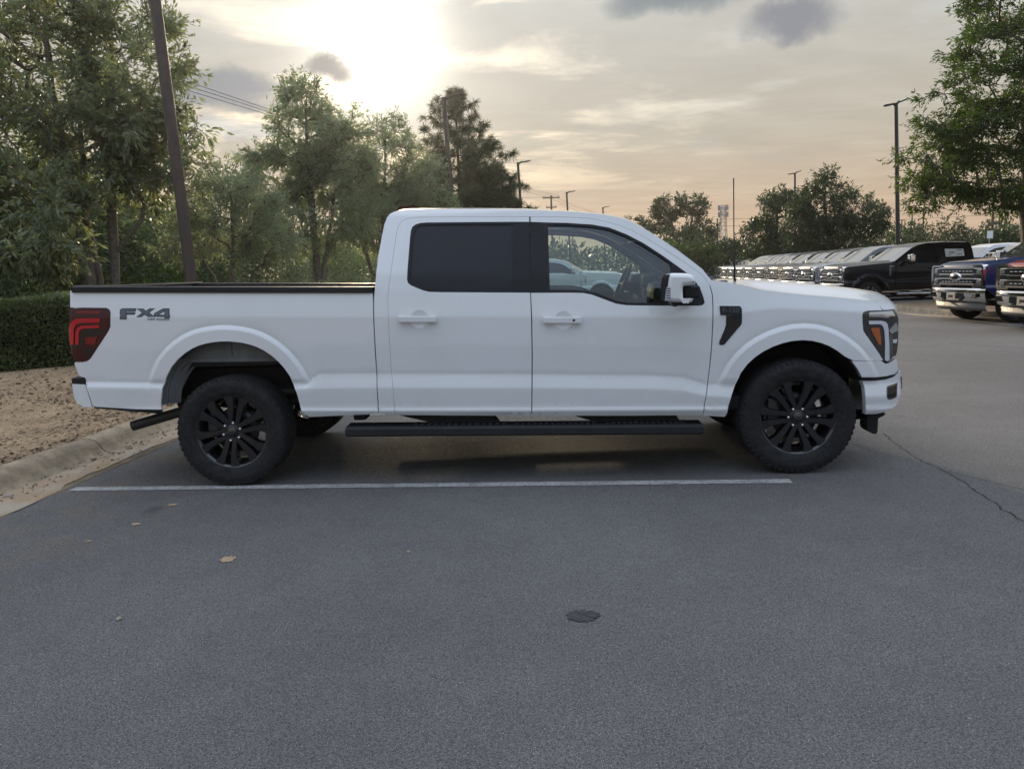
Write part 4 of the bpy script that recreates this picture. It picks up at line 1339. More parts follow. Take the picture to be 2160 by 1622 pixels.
    yb = float(-HW + depth(np.array([cx]), np.array([cz]))[0]) - .0125
    sl = math.atan2(bx[1][1] - bx[0][1], bx[1][0] - bx[0][0])
    o = link('badge_letters', me, 'badge_text', fe[0], (cx, yb, cz), (R_(90), -sl, 0))
    # decal on the bed side
    for n in ('fx_f', 'fx_x'):
        both('decal_letter', [O[n]], 'decal_edge', bed, res=.05, off=-.0012, thick=.0, keys=False, far=False)
        both('decal_letter', [inset(O[n], .0065)], 'decal_grey', bed, res=.05, off=-.0022, thick=.0, keys=False, far=False)
    both('decal_letter', [O['fx_4'], O['fx_4hole']], 'decal_edge', bed, res=.05, off=-.0012, thick=.0, keys=False, far=False)
    both('decal_letter', [inset(O['fx_4'], .0065), inset(O['fx_4hole'], -.0055)], 'decal_grey', bed, res=.05, off=-.0022, thick=.0, keys=False, far=False)
    bx = np.array(O['fx_text'])
    cx, cz = bx.mean(0)
    me = text_mesh('OFF ROAD', .022, .0005, True)
    xs_ = [v.co.x for v in me.vertices]
    k = (bx[1][0] - bx[0][0]) / (max(xs_) - min(xs_))
    for v in me.vertices:
        v.co.x *= k
    yb = float(-HW + depth(np.array([cx]), np.array([cz]))[0]) - .002
    sl = math.atan2(bx[1][1] - bx[0][1], bx[1][0] - bx[0][0])
    link('decal_lettering', me, 'decal_grey', bed[0], (cx, yb, cz), (R_(90), -sl, 0))
    # door handles
    for key, dr in (('handle_r', rd), ('handle_f', fd)):
        b = np.array(O[key])
        c = b.mean(0)
        ln_, ht = np.linalg.norm(b[1] - b[0]), np.linalg.norm(b[3] - b[0])
        ang = math.atan2(b[1][1] - b[0][1], b[1][0] - b[0][0])
        for s, d in ((-1, dr[0]), (1, dr[1])):
            m = MB()
            m.box((0, 0, 0), (ln_, .024, ht * .92), .008)
            y = -HW + float(depth(np.array([c[0]]), np.array([c[1]]))[0]) - .028
            m.box((-ln_ * .40, .016, 0), (.035, .03, ht * .7), .004)
            m.box((ln_ * .40, .016, 0), (.035, .03, ht * .7), .004)
            h_ = m.build('door_handle', 'white_paint', d, (c[0], y * -s, c[1]), (0, -ang, 0))
            if s > 0:
                h_.scale = (1, -1, 1)
    m = MB()
    m.lathe([(.0005, -.002), (.009, -.002), (.010, 0)], 16)
    c = np.array(O['handle_f']).mean(0)
    m.build('key_lock', 'gloss_black', fd[0], (c[0] + .085, -HW + float(depth(np.array([c[0]]), np.array([c[1]]))[0]) - .041, c[1] - .002))
    # roof, back wall, windshield, as lofts between the two cab sides
    cs = np.array(O['cab_side'])[:38]
    ys = -HW + depth(cs[:, 0], cs[:, 1])
    i0 = int(np.argmin(abs(cs[:, 0] - cs[:, 0][5:12].min() - .03)[5:12])) + 5
    ia = 23
    U = np.linspace(-1, 1, 17)

    def loft(idx, crown, bulge):
        rows = []
        for k_ in idx:
            x, z, y = cs[k_, 0], cs[k_, 1], -ys[k_]
            rows.append([(x + bulge(k_) * (1 - u * u), u * y, z + crown(k_) * (1 - u ** 4)) for u in U])
        return rows
    m = MB()
    m.grid(loft(range(7, ia), lambda k_: .035 * min(1, max(0, (k_ - 7) / 5)), lambda k_: -.02 if k_ < 9 else (0.0 if k_ < ia - 3 else .03)))
    m.build('roof', 'white_paint', t)
    m = MB()
    r_ = loft(range(7, ia), lambda k_: .0, lambda k_: 0)
    m.grid([[(x + .03, y * .97, z - .045) for x, y, z in q] for q in r_])
    m.build('headliner', 'interior_grey', t)
    m = MB()
    m.grid(loft(range(0, 8), lambda k_: 0, lambda k_: -.02))
    bw = m.build('cab_back', 'white_paint', t)
    m = MB()
    m.grid([[(-1.042 + .07 * (z - 1.5), y, z) for y in np.linspace(-.62, .62, 5)] for z in (1.52, 1.70, 1.88)])
    m.build('rear_window', 'tint_glass', bw)
    wsr = list(range(ia - 1, 35))
    m = MB()
    kk = lambda k_: .05 + .10 * (k_ - ia) / 12
    m.grid(loft(wsr, lambda k_: .01, kk))
    m.build('windshield', 'shield_glass', t)
    # hood
    he, hs = np.array(O['hood_edge']), np.array(O['hood_sil'])
    rows = []
    X = np.linspace(1.535, 2.83, 34)
    for x in X:
        ze = np.interp(x, he[:, 0], he[:, 1])
        xs2 = x + (0.0 if x < 2.3 else .16 * ((x - 2.3) / .53) ** 2)
        zs = max(np.interp(xs2, hs[:, 0], hs[:, 1]), ze)
        ye = float(HW - depth(np.array([x]), np.array([ze]))[0]) - .006
        row = []
        for u in np.linspace(-1, 1, 41):
            a = 1 - abs(u)
            g = min(1.0, a / .42)
            g = g * g * (3 - 2 * g)
            g = .55 * g + .45 * math.sin(min(1, a / .42) * math.pi / 2)
            dome = .016 * math.exp(-((abs(u) - .52) / .07) ** 2) * min(1, max(0, (x - 1.7) * 2))
            row.append((x + (xs2 - x) * (1 - abs(u) ** 3) * 1.0 + .04 * (1 - u * u) * max(0, (x - 2.4) / .43), u * ye, ze + (zs - ze) * g + dome * .6))
        rows.append(row)
    last = rows[-1]
    rows.append([(x + .012, y, z - .015) for x, y, z in last])
    rows.append([(x + .010, y, z - .05) for x, y, z in last])
    m = MB()
    m.grid(rows)
    m.build('hood', 'white_paint', t)
    m = MB()
    m.box((1.56, 0, 1.405), (.16, 1.62, .04), .01)
    for yv in (-.5, .25):
        m.tube([(1.62, yv, 1.44), (1.55, yv + .1, 1.475), (1.50, yv + .55, 1.50)], .008, 6)
    m.build('wiper_cowl', 'black_plastic', t)
    m = MB()
    m.tube([(1.715, -.72, 1.395), (1.71, -.72, 1.45), (1.709, -.72, 1.56)], [.012, .009, .007], 8)
    m.tube([(1.709, -.72, 1.55), (1.705, -.72, 1.80), (1.703, -.72, 2.186)], [.005, .0042, .0045], 6)
    m.build('antenna', 'black_plastic', t)
    # grille and nose, between the lamps
    m = MB()
    m.box((2.80, 0, .97), (.10, 1.62, .38), .02)
    gr = m.build('grille', 'gloss_black', t)
    for zz_ in (.86, .97, 1.08):
        m = MB()
        m.box((2.885, 0, zz_), (.06, 1.50, .035), .01)
        m.build('grille_bar', 'gloss_black', gr)
    m = MB()
    U2 = np.linspace(-1, 1, 19)
    for sect, nm, mt in (([(2.62, .688), (2.89, .688), (2.945, .655), (2.95, .58), (2.92, .49), (2.86, .45), (2.62, .41)], 'bumper_bar', 'white_paint'),
                         ([(2.60, .81), (2.85, .80), (2.87, .76), (2.86, .70), (2.60, .69)], 'nose_panel', 'white_paint'),
                         ([(2.55, .42), (2.82, .385), (2.80, .355), (2.60, .33)], 'air_deflector', 'black_plastic')):
        m = MB()
        m.grid([[(x + .05 * (1 - u * u), u * .80, z) for x, z in sect] for u in U2])
        m.f = [f[::-1] for f in m.f]
        m.build(nm, mt, t)
    m = MB()
    m.prism(O['air_dam'], -.84, -.70)
    m.build('air_dam', 'black_plastic', t)
    m = MB()
    m.prism([(x, z) for x, z in O['air_dam']], .70, .84)
    m.build('air_dam', 'black_plastic', t)
    # mirrors
    for s in (-1, 1):
        sh = O['mirror_shell']
        m = MB()
        rows = []
        for y, d in ((-1.335, .030), (-1.330, .016), (-1.318, .006), (-1.29, 0), (-1.17, 0), (-1.145, .008)):
            rows.append([(x, y * -s, z) for x, z in inset(sh, d)])
        m.grid(rows, close=True)
        n_ = len(sh)
        cap = rows[0]
        cdt = delaunay_2d_cdt([Vector((p[0], p[2])) for p in cap], [(i, (i + 1) % n_) for i in range(n_)], [], 1, 1e-6)
        m.add([(v.x, cap[0][1], v.y) for v in cdt[0]], [tuple(f) for f in cdt[2]])
        a = sum(sh[i][0] * sh[(i + 1) % n_][1] - sh[(i + 1) % n_][0] * sh[i][1] for i in range(n_))
        mr = m.build('side_mirror', 'white_paint', t)
        m = MB()
        m.prism(O['mirror_glassedge'], -1.325 * -s, -1.14 * -s)
        m.build('mirror_rim', 'black_plastic', mr)
        lx = np.array(O['mirror_lamp'])
        m = MB()
        c = lx.mean(0)
        m.prism(O['mirror_lamp'], -1.3355 * -s, -1.30 * -s)
        m.build('turn_signal', 'lamp_white', mr)
        for q in range(6):
            m = MB()
            zq = lx[:, 1].min() + (lx[:, 1].max() - lx[:, 1].min()) * (q + .5) / 6
            m.box((c[0], -1.3365 * -s, zq), (.030, .003, .006))
            m.build('signal_louver', 'black_plastic', mr)
        m = MB()
        rows = []
        for y, d in ((-1.20, .012), (-1.19, 0), (-1.00, -.004), (-.93, -.006)):
            rows.append([(x, y * -s, z) for x, z in inset(O['mirror_arm'], d)])
        m.grid(rows, close=True, smooth=False)
        m.add(rows[0], [tuple(range(len(rows[0])))])
        m.build('mirror_arm', 'black_plastic', mr)
        m = MB()
        m.prism(O['mirror_foot'], -1.30 * -s, -1.16 * -s)
        m.build('mirror_foot', 'black_plastic', mr)
    # bed: floor, walls, caps, tailgate
    m = MB()
    m.box((-2.18, 0, .92), (2.26, 1.70, .05))
    m.box((-2.18, -.80, 1.18), (2.26, .05, .50))
    m.box((-2.18, .80, 1.18), (2.26, .05, .50))
    m.box((-1.09, 0, 1.16), (.05, 1.70, .50))
    for sx in (-1, 1):
        m.box((-2.18, sx * .70, 1.06), (1.0, .20, .24), .05)
    m.build('bed_liner', 'black_plastic', t)
    rc = O['rail_cap']
    for s in (-1, 1):
        m = MB()
        rows = []
        for (dy, dz) in ((-.985, 0.0), (-.985, 1.0), (-.965, 1.15), (-.86, 1.15), (-.80, 1.0), (-.80, 0)):
            rows.append([(rc[0][0] + (rc[1][0] - rc[0][0]) * q, dy * -s, (rc[0][1] + (rc[1][1] - rc[0][1]) * q - .012) + .040 * dz) for q in (0, .25, .5, .75, 1)])
        m.grid(rows, smooth=False)
        if s < 0:
            m.f = [f[::-1] for f in m.f]
        m.add([r[0] for r in rows], [tuple(range(6))])
        m.build('bed_rail', 'black_plastic', t)
    m = MB()
    m.box((-3.335, 0, 1.17), (.06, 1.84, .66), .015)
    tg = m.build('tailgate', 'white_paint', t)
    m = MB()
    m.box((-3.26, 0, 1.538), (.15, 1.90, .035), .012)
    m.build('tailgate_cap', 'gloss_black', tg)
    m = MB()
    m.box((-3.372, 0, 1.28), (.02, .30, .07), .01)
    m.build('tailgate_handle', 'black_plastic', tg)
    for key, nm, mt in (('rear_bumper', 'rear_bumper', 'white_paint'), ('bumper_pad', 'step_pad', 'black_plastic')):
        m = MB()
        rows = []
        for u in np.linspace(-1, 1, 25):
            e_ = max(0, abs(u) - .86) / .14
            sc = 1 - .35 * e_ ** 2.2 * 0
            rows.append([(x + (.05 * e_ ** 2 if x < -3.35 else 0), u * .995, z) for x, z in O[key]])
        m.grid(rows, smooth=False, close=True)
        for rw in (rows[0], rows[-1]):
            m.add(rw, [tuple(range(len(rw)))])
        m.build(nm, mt, t)
    # running boards
    for s in (-1, 1):
        m = MB()
        def bz(x):
            return .325 - (x - .06) * .0185
        prof = [(-1.26, 0.0), (-1.285, .02), (-1.285, .05), (-1.262, .075), (1.385, .075), (1.41, .05), (1.41, .015), (1.375, 0.0)]
        rows = []
        for (y, dz, ins) in ((-1.035, 0, .012), (-1.045, .012, 0), (-1.04, .055, 0), (-1.02, .072, .004), (-.87, .076, .004), (-.86, .06, 0), (-.86, 0, 0)):
            rows.append([(x, y * -s, bz(x) + dz) for x in (-1.28 + ins, -1.2, -.80, -.2, .4, 1.0, 1.34, 1.405 - ins)])
        m.grid(rows, smooth=False)
        m.add([r[0] for r in rows], [tuple(range(7))])
        m.add([r[-1] for r in rows], [tuple(range(7))])
        m.grid([rows[-1], rows[0]], smooth=False)
        rb = m.build('running_board', 'black_plastic', t)
        for x0, x1 in ((-.78, -.05), (.0, .62), (.68, 1.28)):
            m = MB()
            k = 14
            for q in range(k):
                x = x0 + (x1 - x0) * (q + .5) / k
                for yv in (-.985, -.94, -.90):
                    m.box((x, yv * -s, bz(x) + .077), ((x1 - x0) / k * .6, .030, .006))
            m.build('step_tread', 'rubber', rb)
        for x0, x1 in ((-.62, -.12), (.62, 1.26)):
            m = MB()
            m.prism([(x0, bz(x0) + .07), (x1, bz(x1) + .07), (x1 - .08, .50), (x0 - .35, .50)], -.90 * -s, -.80 * -s)
            m.build('step_bracket', 'under_dark', rb)
    # wheel wells
    for key, nm in (('arch_r', 'rear'), ('arch_f', 'front')):
        A = K[key]
        for s in (-1, 1):
            m = MB()
            c0 = np.array(A).mean(0)
            def ring(y, e_):
                return [(x + (x - c0[0]) * e_, y * -s, z + max(0, (z - .75)) * e_) for x, z in A]
            m.grid([ring(-.985, .0), ring(-.96, .02), ring(-.60, .04), ring(-.52, .0)], smooth=True)
            b = ring(-.52, 0)
            b = [(x, y, z) for x, y, z in b]
            m.add(b, [tuple(range(len(b)))])
            m.build('wheel_liner', 'under_dark', t)
    for s in (-1, 1):
        m = MB()
        top = [(x, z) for x, z in K['arch_r'] if z > .965]
        xs3 = [x for x, z in top]
        m.prism([(min(xs3) - .02, .955)] + [(x, z + .02) for x, z in top] + [(max(xs3) + .02, .94)], -.89 * -s, -.875 * -s)
        for xb in (-2.19, -1.78):
            m.box((xb, -.893 * -s, 1.05), (.055, .012, .15), .004)
        zf = .955
        m.box((-2.14, -.895 * -s, .945), (1.02, .012, .03), .003, rot=Matrix.Rotation(R_(1.0), 3, 'Y'))
        m.build('bed_inner_wall', 'liner_grey', t)
        m = MB()
        ra = [p for p in K['arch_r'] if p[0] < -2.5 and p[1] < 1.0]
        for q in range(4):
            f0 = q * .020
            m.tube([(x + f0 + .012 + (z - .7) * .12 * q * .6, (-.93 + q * .03) * -s, z) for x, z in ra], .011, 5)
        m.grid([[(x - .01, -.955 * -s, z) for x, z in ra], [(x + .10 - .05 * abs(z - .85), -.86 * -s, z) for x, z in ra]])
        m.build('splash_shield', 'liner_grey', t)
    # chassis and running gear
    m = MB()
    for yv in (-.42, .42):
        m.box((-.2, yv, .60), (5.3, .09, .17), .01)
    m.box((1.2, 0, .58), (1.3, .5, .22), .05)
    m.box((-.55, .0, .56), (1.1, .24, .16), .05)
    m.box((-.9, .55, .58), (1.2, .45, .22), .06)
    m.box((2.35, 0, .55), (.7, .9, .16), .03)
    m.box((0.25, 0, .66), (2.6, 1.72, .05))
    m.box((-2.3, 0, .80), (2.1, 1.2, .10))
    for sx in (-1, 1):
        m.box((.30, sx * .70, .535), (2.5, .16, .07), .02)
        m.box((1.62, sx * .78, .50), (.22, .20, .10), .02)
        m.box((-1.20, sx * .82, .50), (.10, .16, .11), .02)
        m.tube([(-2.8, sx * .55, .62), (-2.18, sx * .55, .50), (-1.5, sx * .55, .60)], .03, 6)
    m.build('chassis', 'under_dark', t)
    m = MB()
    m.tube([(-2.18, -.8, .41), (-2.18, .8, .41)], .055, 12)
    m.lathe([(.001, -.16), (.12, -.12), (.17, 0), (.12, .12), (.001, .16)], 16, axis='X', c=(-2.18, .0, .41))
    m.build('rear_axle', 'under_dark', t)
    m = MB()
    m.tube([(-2.0, 0, .42), (.4, 0, .55)], .045, 10)
    m.build('drive_shaft', 'under_dark', t)
    m = MB()
    m.tube([(2.11, -.8, .41), (2.11, .8, .41)], .05, 10)
    m.build('front_axle', 'under_dark', t)
    m = MB()
    m.lathe([(.10, -.09), (.30, -.11), (.37, -.06), (.38, 0), (.37, .06), (.30, .11), (.10, .09)], 32, axis='Z', c=(-2.86, .1, .66))
    m.build('spare_wheel', 'rubber', t)
    m = MB()
    m.tube([(-3.077, -.76, .423), (-2.72, -.75, .515), (-2.55, -.72, .56), (-2.3, -.60, .66), (-1.6, -.5, .62), (-.6, -.3, .55)], .040, 20, cap=False)
    m.tube([(-3.075, -.76, .4235), (-2.72, -.75, .515)], .034, 20, cap=False, mi=1)
    m.build('exhaust_pipe', ['pole_dark', 'under_dark'], t)
    # cabin
    m = MB()
    m.box((1.36, 0, 1.28), (.52, 1.50, .30), .08)
    m.box((1.17, .38, 1.43), (.24, .46, .12), .05)
    m.box((1.14, -.02, 1.36), (.10, .34, .24), .02)
    dsh = m.build('dashboard', 'interior_dark', t)
    m = MB()
    m.box((1.40, 0, 1.445), (.30, 1.44, .02), .006)
    m.build('dash_pad', 'interior_grey', dsh)
    for yv, zv in ((-.42, 1.30), (-.16, 1.36), (-.30, 1.22)):
        m = MB()
        m.box((1.088, yv, zv), (.012, .16, .025), .004)
        m.build('vent_trim', 'chrome', dsh)
    m = MB()
    m.box((1.08, -.40, 1.245), (.03, .55, .022), .006, rot=Matrix.Rotation(R_(4), 3, 'X'))
    m.build('dash_trim', 'tan_trim', dsh)
    m = MB()
    axis = Vector((-math.cos(R_(24)), 0, math.sin(R_(24))))
    c = Vector((.97, .38, 1.40))
    e1 = Vector((0, 1, 0))
    e2 = axis.cross(e1)
    ring_ = [c + (e1 * math.cos(a) + e2 * math.sin(a)) * .185 for a in np.linspace(0, 2 * math.pi, 33)]
    m.tube(ring_, .017, 8)
    for a in (0, math.pi, -math.pi / 2, math.pi / 2 * 3):
        m.tube([c - axis * .02, c + (e1 * math.cos(a) + e2 * math.sin(a)) * .18], .016, 6)
    m.tube([c, c - axis * .25], .04, 8)
    m.build('steering_wheel', 'interior_dark', t)
    for (x, yv, wy) in ((-.05, -.40, .52), (-.05, .40, .52), (-.78, 0, 1.40)):
        m = MB()
        m.box((x + .25, yv, 1.03), (.52, wy, .16), .05)
        m.box((x - .04, yv, 1.28), (.16, wy, .56), .06, rot=Matrix.Rotation(R_(-12), 3, 'Y'))
        for hy in ((0,) if wy < 1 else (-.4, .4)):
            m.box((x - .12, yv + hy, 1.63), (.10, .26, .17), .04)
        m.build('seat', 'interior_grey' if wy > 1 else 'interior_dark', t)
    for s in (-1, 1):
        m = MB()
        zt = lambda x: float(cvz('belt', x)) - .015
        xs4 = np.linspace(-.82, 1.46, 16)
        m.grid([[(x, s * .875, zt(x)) for x in xs4], [(x, s * .84, 1.15) for x in xs4], [(x, s * .84, .7) for x in xs4]], smooth=False)
        m.build('door_trim', 'interior_dark', t)
    m = MB()
    m.box((1.08, .0, 1.80), (.03, .26, .08), .02)
    m.tube([(1.06, 0, 1.9), (1.08, 0, 1.82)], .01, 6)
    m.build('rear_view_mirror', 'interior_dark', t)
    # lamp on the roof's rear edge
    m = MB()
    m.prism([(-1.0, 2.06), (-.95, 2.132), (-.84, 2.136), (-.76, 2.11), (-.72, 2.06)], -.10, .10)
    m.build('roof_lamp', 'tail_dark_red', t)
    # wheels
    W = wheel_meshes(.430, .285, .285)
    for x, sp in ((2.113, 0.0), (-2.18, R_(-18))):
        for far in (False, True):
            put_wheel(W, t, x, .855 if far else -.855, .3975, far, sp)
    return t


pickup = build_pickup()
# ---------------------------------------------------------------- the other pickups in the lot: one build, many copies
def arc_pts(cx, cz, r, a0, a1, n=18, sx=1.0):
    return [(cx + sx * r * math.cos(R_(a0 + (a1 - a0) * i / n)), cz + r * math.sin(R_(a0 + (a1 - a0) * i / n))) for i in range(n + 1)]


def depth2(x, z):
    x = np.asarray(x, float)
    z = np.asarray(z, float)
    v = np.interp(z, [.45, .60, .70, .84, .86, 1.15, 1.38, 1.46, 2.0, 2.06], [.10, .02, .005, .0, .018, .010, .028, .055, .235, .30])
    for cx in (2.13, -1.93):
        d = np.hypot(x - cx, z - .45)
        v = v - .035 * np.interp(d, [.5, .60, .64], [1, .9, 0]) * np.clip((z - .5) / .1, 0, 1)
    t = np.clip((x - 2.75) / .30, 0, .985)
    v = v + .10 * (1 - np.sqrt(1 - t * t))
    t = np.clip((-3.02 - x) / .10, 0, .985)
    return v + .05 * (1 - np.sqrt(1 - t * t))


def build_heavy():
    t = thing('pickup_truck', 'black heavy pickup truck with chrome grille parked behind the white truck\'s hood', 'pickup truck', group='pickup trucks parked in the lot rows')
    P_ = 'black_paint'

    def both(name, loops, mat, parents=None, res=.07, off=0.0, thick=.03, gap=0.0):
        d = panel(loops, res, off, thick, False, depth2, gap, hw=1.015)
        return (link(name, panel_mesh(name, d), mat, parents[0] if parents else t), link(name, panel_mesh(name, d, True), mat, parents[1] if parents else t))

    bed = [(-3.12, .95), (-3.08, .68), (-2.50, .64)] + arc_pts(-1.93, .45, .53, 158, 15) + [(-1.38, .56), (-1.235, .56), (-1.235, 1.47), (-3.12, 1.50)]
    both('bed_side', [bed], P_)
    cab = [(-1.215, .56), (-1.215, 1.46), (-1.20, 1.80), (-1.15, 1.96), (-1.05, 2.01), (-.4, 2.04), (.25, 2.02), (.50, 1.97), (.72, 1.88), (1.34, 1.46), (1.31, 1.44)] + \
          [(1.28, 1.42), (.70, 1.82), (.48, 1.91), (.22, 1.955), (-.4, 1.975), (-1.0, 1.95), (-1.06, 1.91), (-1.10, 1.70), (-1.13, 1.45), (-1.12, .56)]
    both('cab_side', [cab], P_)
    rdr = [(-1.12, .56), (-.02, .55), (-.02, 1.972), (-.4, 1.972), (-1.0, 1.945), (-1.055, 1.905), (-1.09, 1.70), (-1.125, 1.45)]
    rwh = [(-1.00, 1.47), (-.10, 1.46), (-.10, 1.89), (-.4, 1.895), (-.90, 1.87), (-.97, 1.83), (-1.01, 1.60)]
    fdr = [(-.015, .55), (1.30, .54), (1.32, .9), (1.285, 1.40), (.70, 1.815), (.48, 1.905), (.22, 1.95), (-.015, 1.97)]
    fwh = [(.02, 1.46), (.60, 1.445), (.80, 1.40), (1.12, 1.40), (.66, 1.745), (.46, 1.83), (.22, 1.875), (.02, 1.89)]
    rd = both('rear_door', [rdr, rwh], P_, gap=.005)
    fd = both('front_door', [fdr, fwh], P_, gap=.005)
    both('window_pane', [inset(rwh, -.01)], 'tint_glass', rd, off=.012, thick=0, res=.15)
    both('window_pane', [inset(fwh, -.01)], 'tint_glass', fd, off=.012, thick=0, res=.15)
    for x, d in ((-.92, rd), (.15, fd)):
        for s in (0, 1):
            m = MB()
            m.box((x, (-1.03, 1.03)[s], 1.22), (.24, .03, .04), .01)
            m.build('door_handle', P_, d[s])
    fen = [(1.325, .54), (1.50, .54)] + arc_pts(2.13, .45, .53, 170, 16)[::1] + [(2.70, .62), (2.93, .80), (2.96, 1.0), (2.94, 1.30), (2.80, 1.345), (2.4, 1.375), (1.9, 1.41), (1.36, 1.44), (1.30, 1.41), (1.335, .9)]
    fe = both('fender', [fen], P_, res=.06)
    for s in (-1, 1):
        m = MB()
        m.box((1.50, s * 1.02, 1.18), (.05, .02, .30), .008)
        m.box((1.46, s * 1.02, 1.31), (.12, .02, .05), .008)
        m.build('fender_vent', 'chrome', fe[0 if s < 0 else 1])
    U = np.linspace(-1, 1, 15)
    topl = [(-1.215, 1.46), (-1.20, 1.80), (-1.15, 1.96), (-1.05, 2.01), (-.4, 2.04), (.25, 2.02), (.50, 1.97), (.72, 1.88)]

    def yat(x, z):
        return float(1.015 - depth2(np.array([x]), np.array([z]))[0])
    m = MB()
    m.grid([[(x, u * yat(x, z), z + (.03 if x > -1.1 else 0) * (1 - u ** 4)) for u in U] for x, z in topl])
    m.build('roof', P_, t)
    m = MB()
    m.grid([[(-1.225, y, z) for y in (-.7, 0, .7)] for z in (1.5, 1.7, 1.88)])
    m.build('rear_window', 'tint_glass', t)
    m = MB()
    m.grid([[(x + b * (1 - u * u), u * (yat(x, z) - .02), z + .005) for u in U] for (x, z), b in (((.68, 1.905), .05), ((.9, 1.76), .07), ((1.12, 1.61), .10), ((1.34, 1.462), .12))])
    m.build('windshield', 'windscreen', t)
    # hood with raised centre
    rows = []
    for x in np.linspace(1.38, 2.93, 16):
        ze = np.interp(x, [1.36, 1.9, 2.4, 2.8, 2.94], [1.44, 1.41, 1.375, 1.345, 1.305])
        row = []
        for u in np.linspace(-1, 1, 25):
            g = min(1, (1 - abs(u)) / .35)
            g = g * g * (3 - 2 * g)
            row.append((x + .05 * (1 - u * u) * max(0, (x - 2.3) / .6), u * (yat(x, ze) - .004), ze + .075 * g * min(1, (3.08 - x) / .35)))
        rows.append(row)
    rows.append([(x + .005, y, z - .05) for x, y, z in rows[-1]])
    m = MB()
    m.grid(rows)
    m.build('hood', P_, t)
    m = MB()
    m.box((1.36, 0, 1.435), (.10, 1.6, .03))
    m.build('wiper_cowl', 'black_plastic', t)
    # the face
    m = MB()
    m.box((2.91, 0, 1.08), (.12, 1.80, .46), .02)
    gr = m.build('grille', 'gloss_black', t)
    for z, h, yw in ((1.275, .045, 1.26), (1.125, .030, 1.26), (1.025, .030, 1.26), (.895, .045, 1.26)):
        m = MB()
        m.box((2.985, 0, z), (.06, yw, h), .010)
        m.build('grille_bar', 'chrome', gr)
    for z in (1.20, .955):
        for k in range(9):
            y = -.52 + k * .13
            if z > 1 or abs(y) > -1:
                m = MB()
                m.box((2.985, y, z), (.03, .062, .022), .006)
                m.build('grille_light', 'lamp_white', gr)
    m = MB()
    m.lathe([(.001, 3.045), (.17, 3.045), (.20, 3.03), (.205, 2.98)], 28, axis='X', c=(0, 0, 0))
    m.v = [(x, y, z * .48 + 1.075) for x, y, z in m.v]
    em = m.build('emblem', 'chrome', t)
    m = MB()
    m.lathe([(.001, 3.052), (.150, 3.052), (.155, 3.044)], 28, axis='X')
    m.v = [(x, y, z * .44 + 1.075) for x, y, z in m.v]
    m.build('emblem_face', 'dark_blue_paint', em)
    for s in (-1, 1):
        cpoly = [(.60, 1.345), (.90, 1.345), (.955, 1.31), (.965, 1.20), (.965, .92), (.955, .85), (.90, .825), (.60, .825), (.60, .865), (.86, .865), (.895, .90), (.895, 1.27), (.86, 1.305), (.60, 1.305)]
        m = MB()
        m.prism([(s * y, z) for y, z in cpoly], 3.0, 2.86, plane='YZ')
        h = m.build('headlight', 'chrome', t)
        m = MB()
        m.box((2.93, s * .75, 1.085), (.09, .30, .43), .01)
        m.build('lamp_housing', 'lamp_housing', h)
        for z in (1.20, .96):
            m = MB()
            m.box((2.985, s * .80, z), (.03, .12, .085), .012)
            m.build('projector', 'lamp_chrome', h)
            m = MB()
            yb_ = .56 if z > 1 else .56
            rows = []
            for (a, b) in ((0, 0), (.012, .012)):
                rows.append([(2.985 + a * .5, s * y, zz) for y, zz in inset([(.60, z - .07), (.85, z - .07), (.885, z - .035), (.885, z + .035), (.85, z + .07), (.60, z + .07)], b)])
            m.grid(rows, close=True, smooth=False)
            m.build('lamp_bezel', 'chrome', h)
        m = MB()
        m.box((2.87, s * .972, 1.10), (.06, .03, .34), .008)
        m.build('side_marker', 'tail_bright', h)
    # bumper, plate bracket, valance
    sec = [(2.96, .815), (3.06, .805), (3.075, .76), (3.07, .64), (3.04, .52), (2.96, .475)]
    m = MB()
    m.grid([[(x - .13 * abs(u) ** 3.2 + .02, u * .99, z + .0 * u) for x, z in sec] for u in np.linspace(-1, 1, 25)])
    m.f = [f[::-1] for f in m.f]
    bm_ = m.build('front_bumper', 'chrome', t)
    for s in (-1, 1):
        for (y0, y1, z0, z1) in ((.52, .86, .585, .70), (.16, .42, .555, .70)):
            m = MB()
            yc = (y0 + y1) / 2
            m.box((3.082 - .13 * (yc / .99) ** 3.2, s * yc, (z0 + z1) / 2), (.03, y1 - y0, z1 - z0), .012, rot=Matrix.Rotation(-s * .13 * 3.2 * (yc / .99) ** 2.2, 3, 'Z'))
            m.build('fog_recess', 'gloss_black', bm_)
        m = MB()
        m.tube([(3.04, s * .34, .53), (3.13, s * .34, .54), (3.13, s * .28, .54), (3.04, s * .28, .53)], .016, 6)
        m.build('tow_hook', 'black_plastic', t)
    m = MB()
    m.box((3.115, 0, .615), (.012, .31, .17), .004)
    pl = m.build('licence_plate', 'plate_tan', t)
    m = MB()
    m.prism([(-.10, .645), (.10, .645), (.075, .615), (.09, .56), (.03, .59), (-.03, .59), (-.09, .56), (-.075, .615)], 3.1225, 3.121, plane='YZ')
    m.build('plate_mark', 'black_plastic', pl)
    m = MB()
    m.grid([[(x - .15 * abs(u) ** 3, u * .92, z) for x, z in ((2.98, .485), (3.05, .46), (3.03, .38), (3.045, .37), (3.00, .30), (2.95, .285))] for u in np.linspace(-1, 1, 17)])
    m.f = [f[::-1] for f in m.f]
    m.build('air_dam', 'grey_plastic', t)
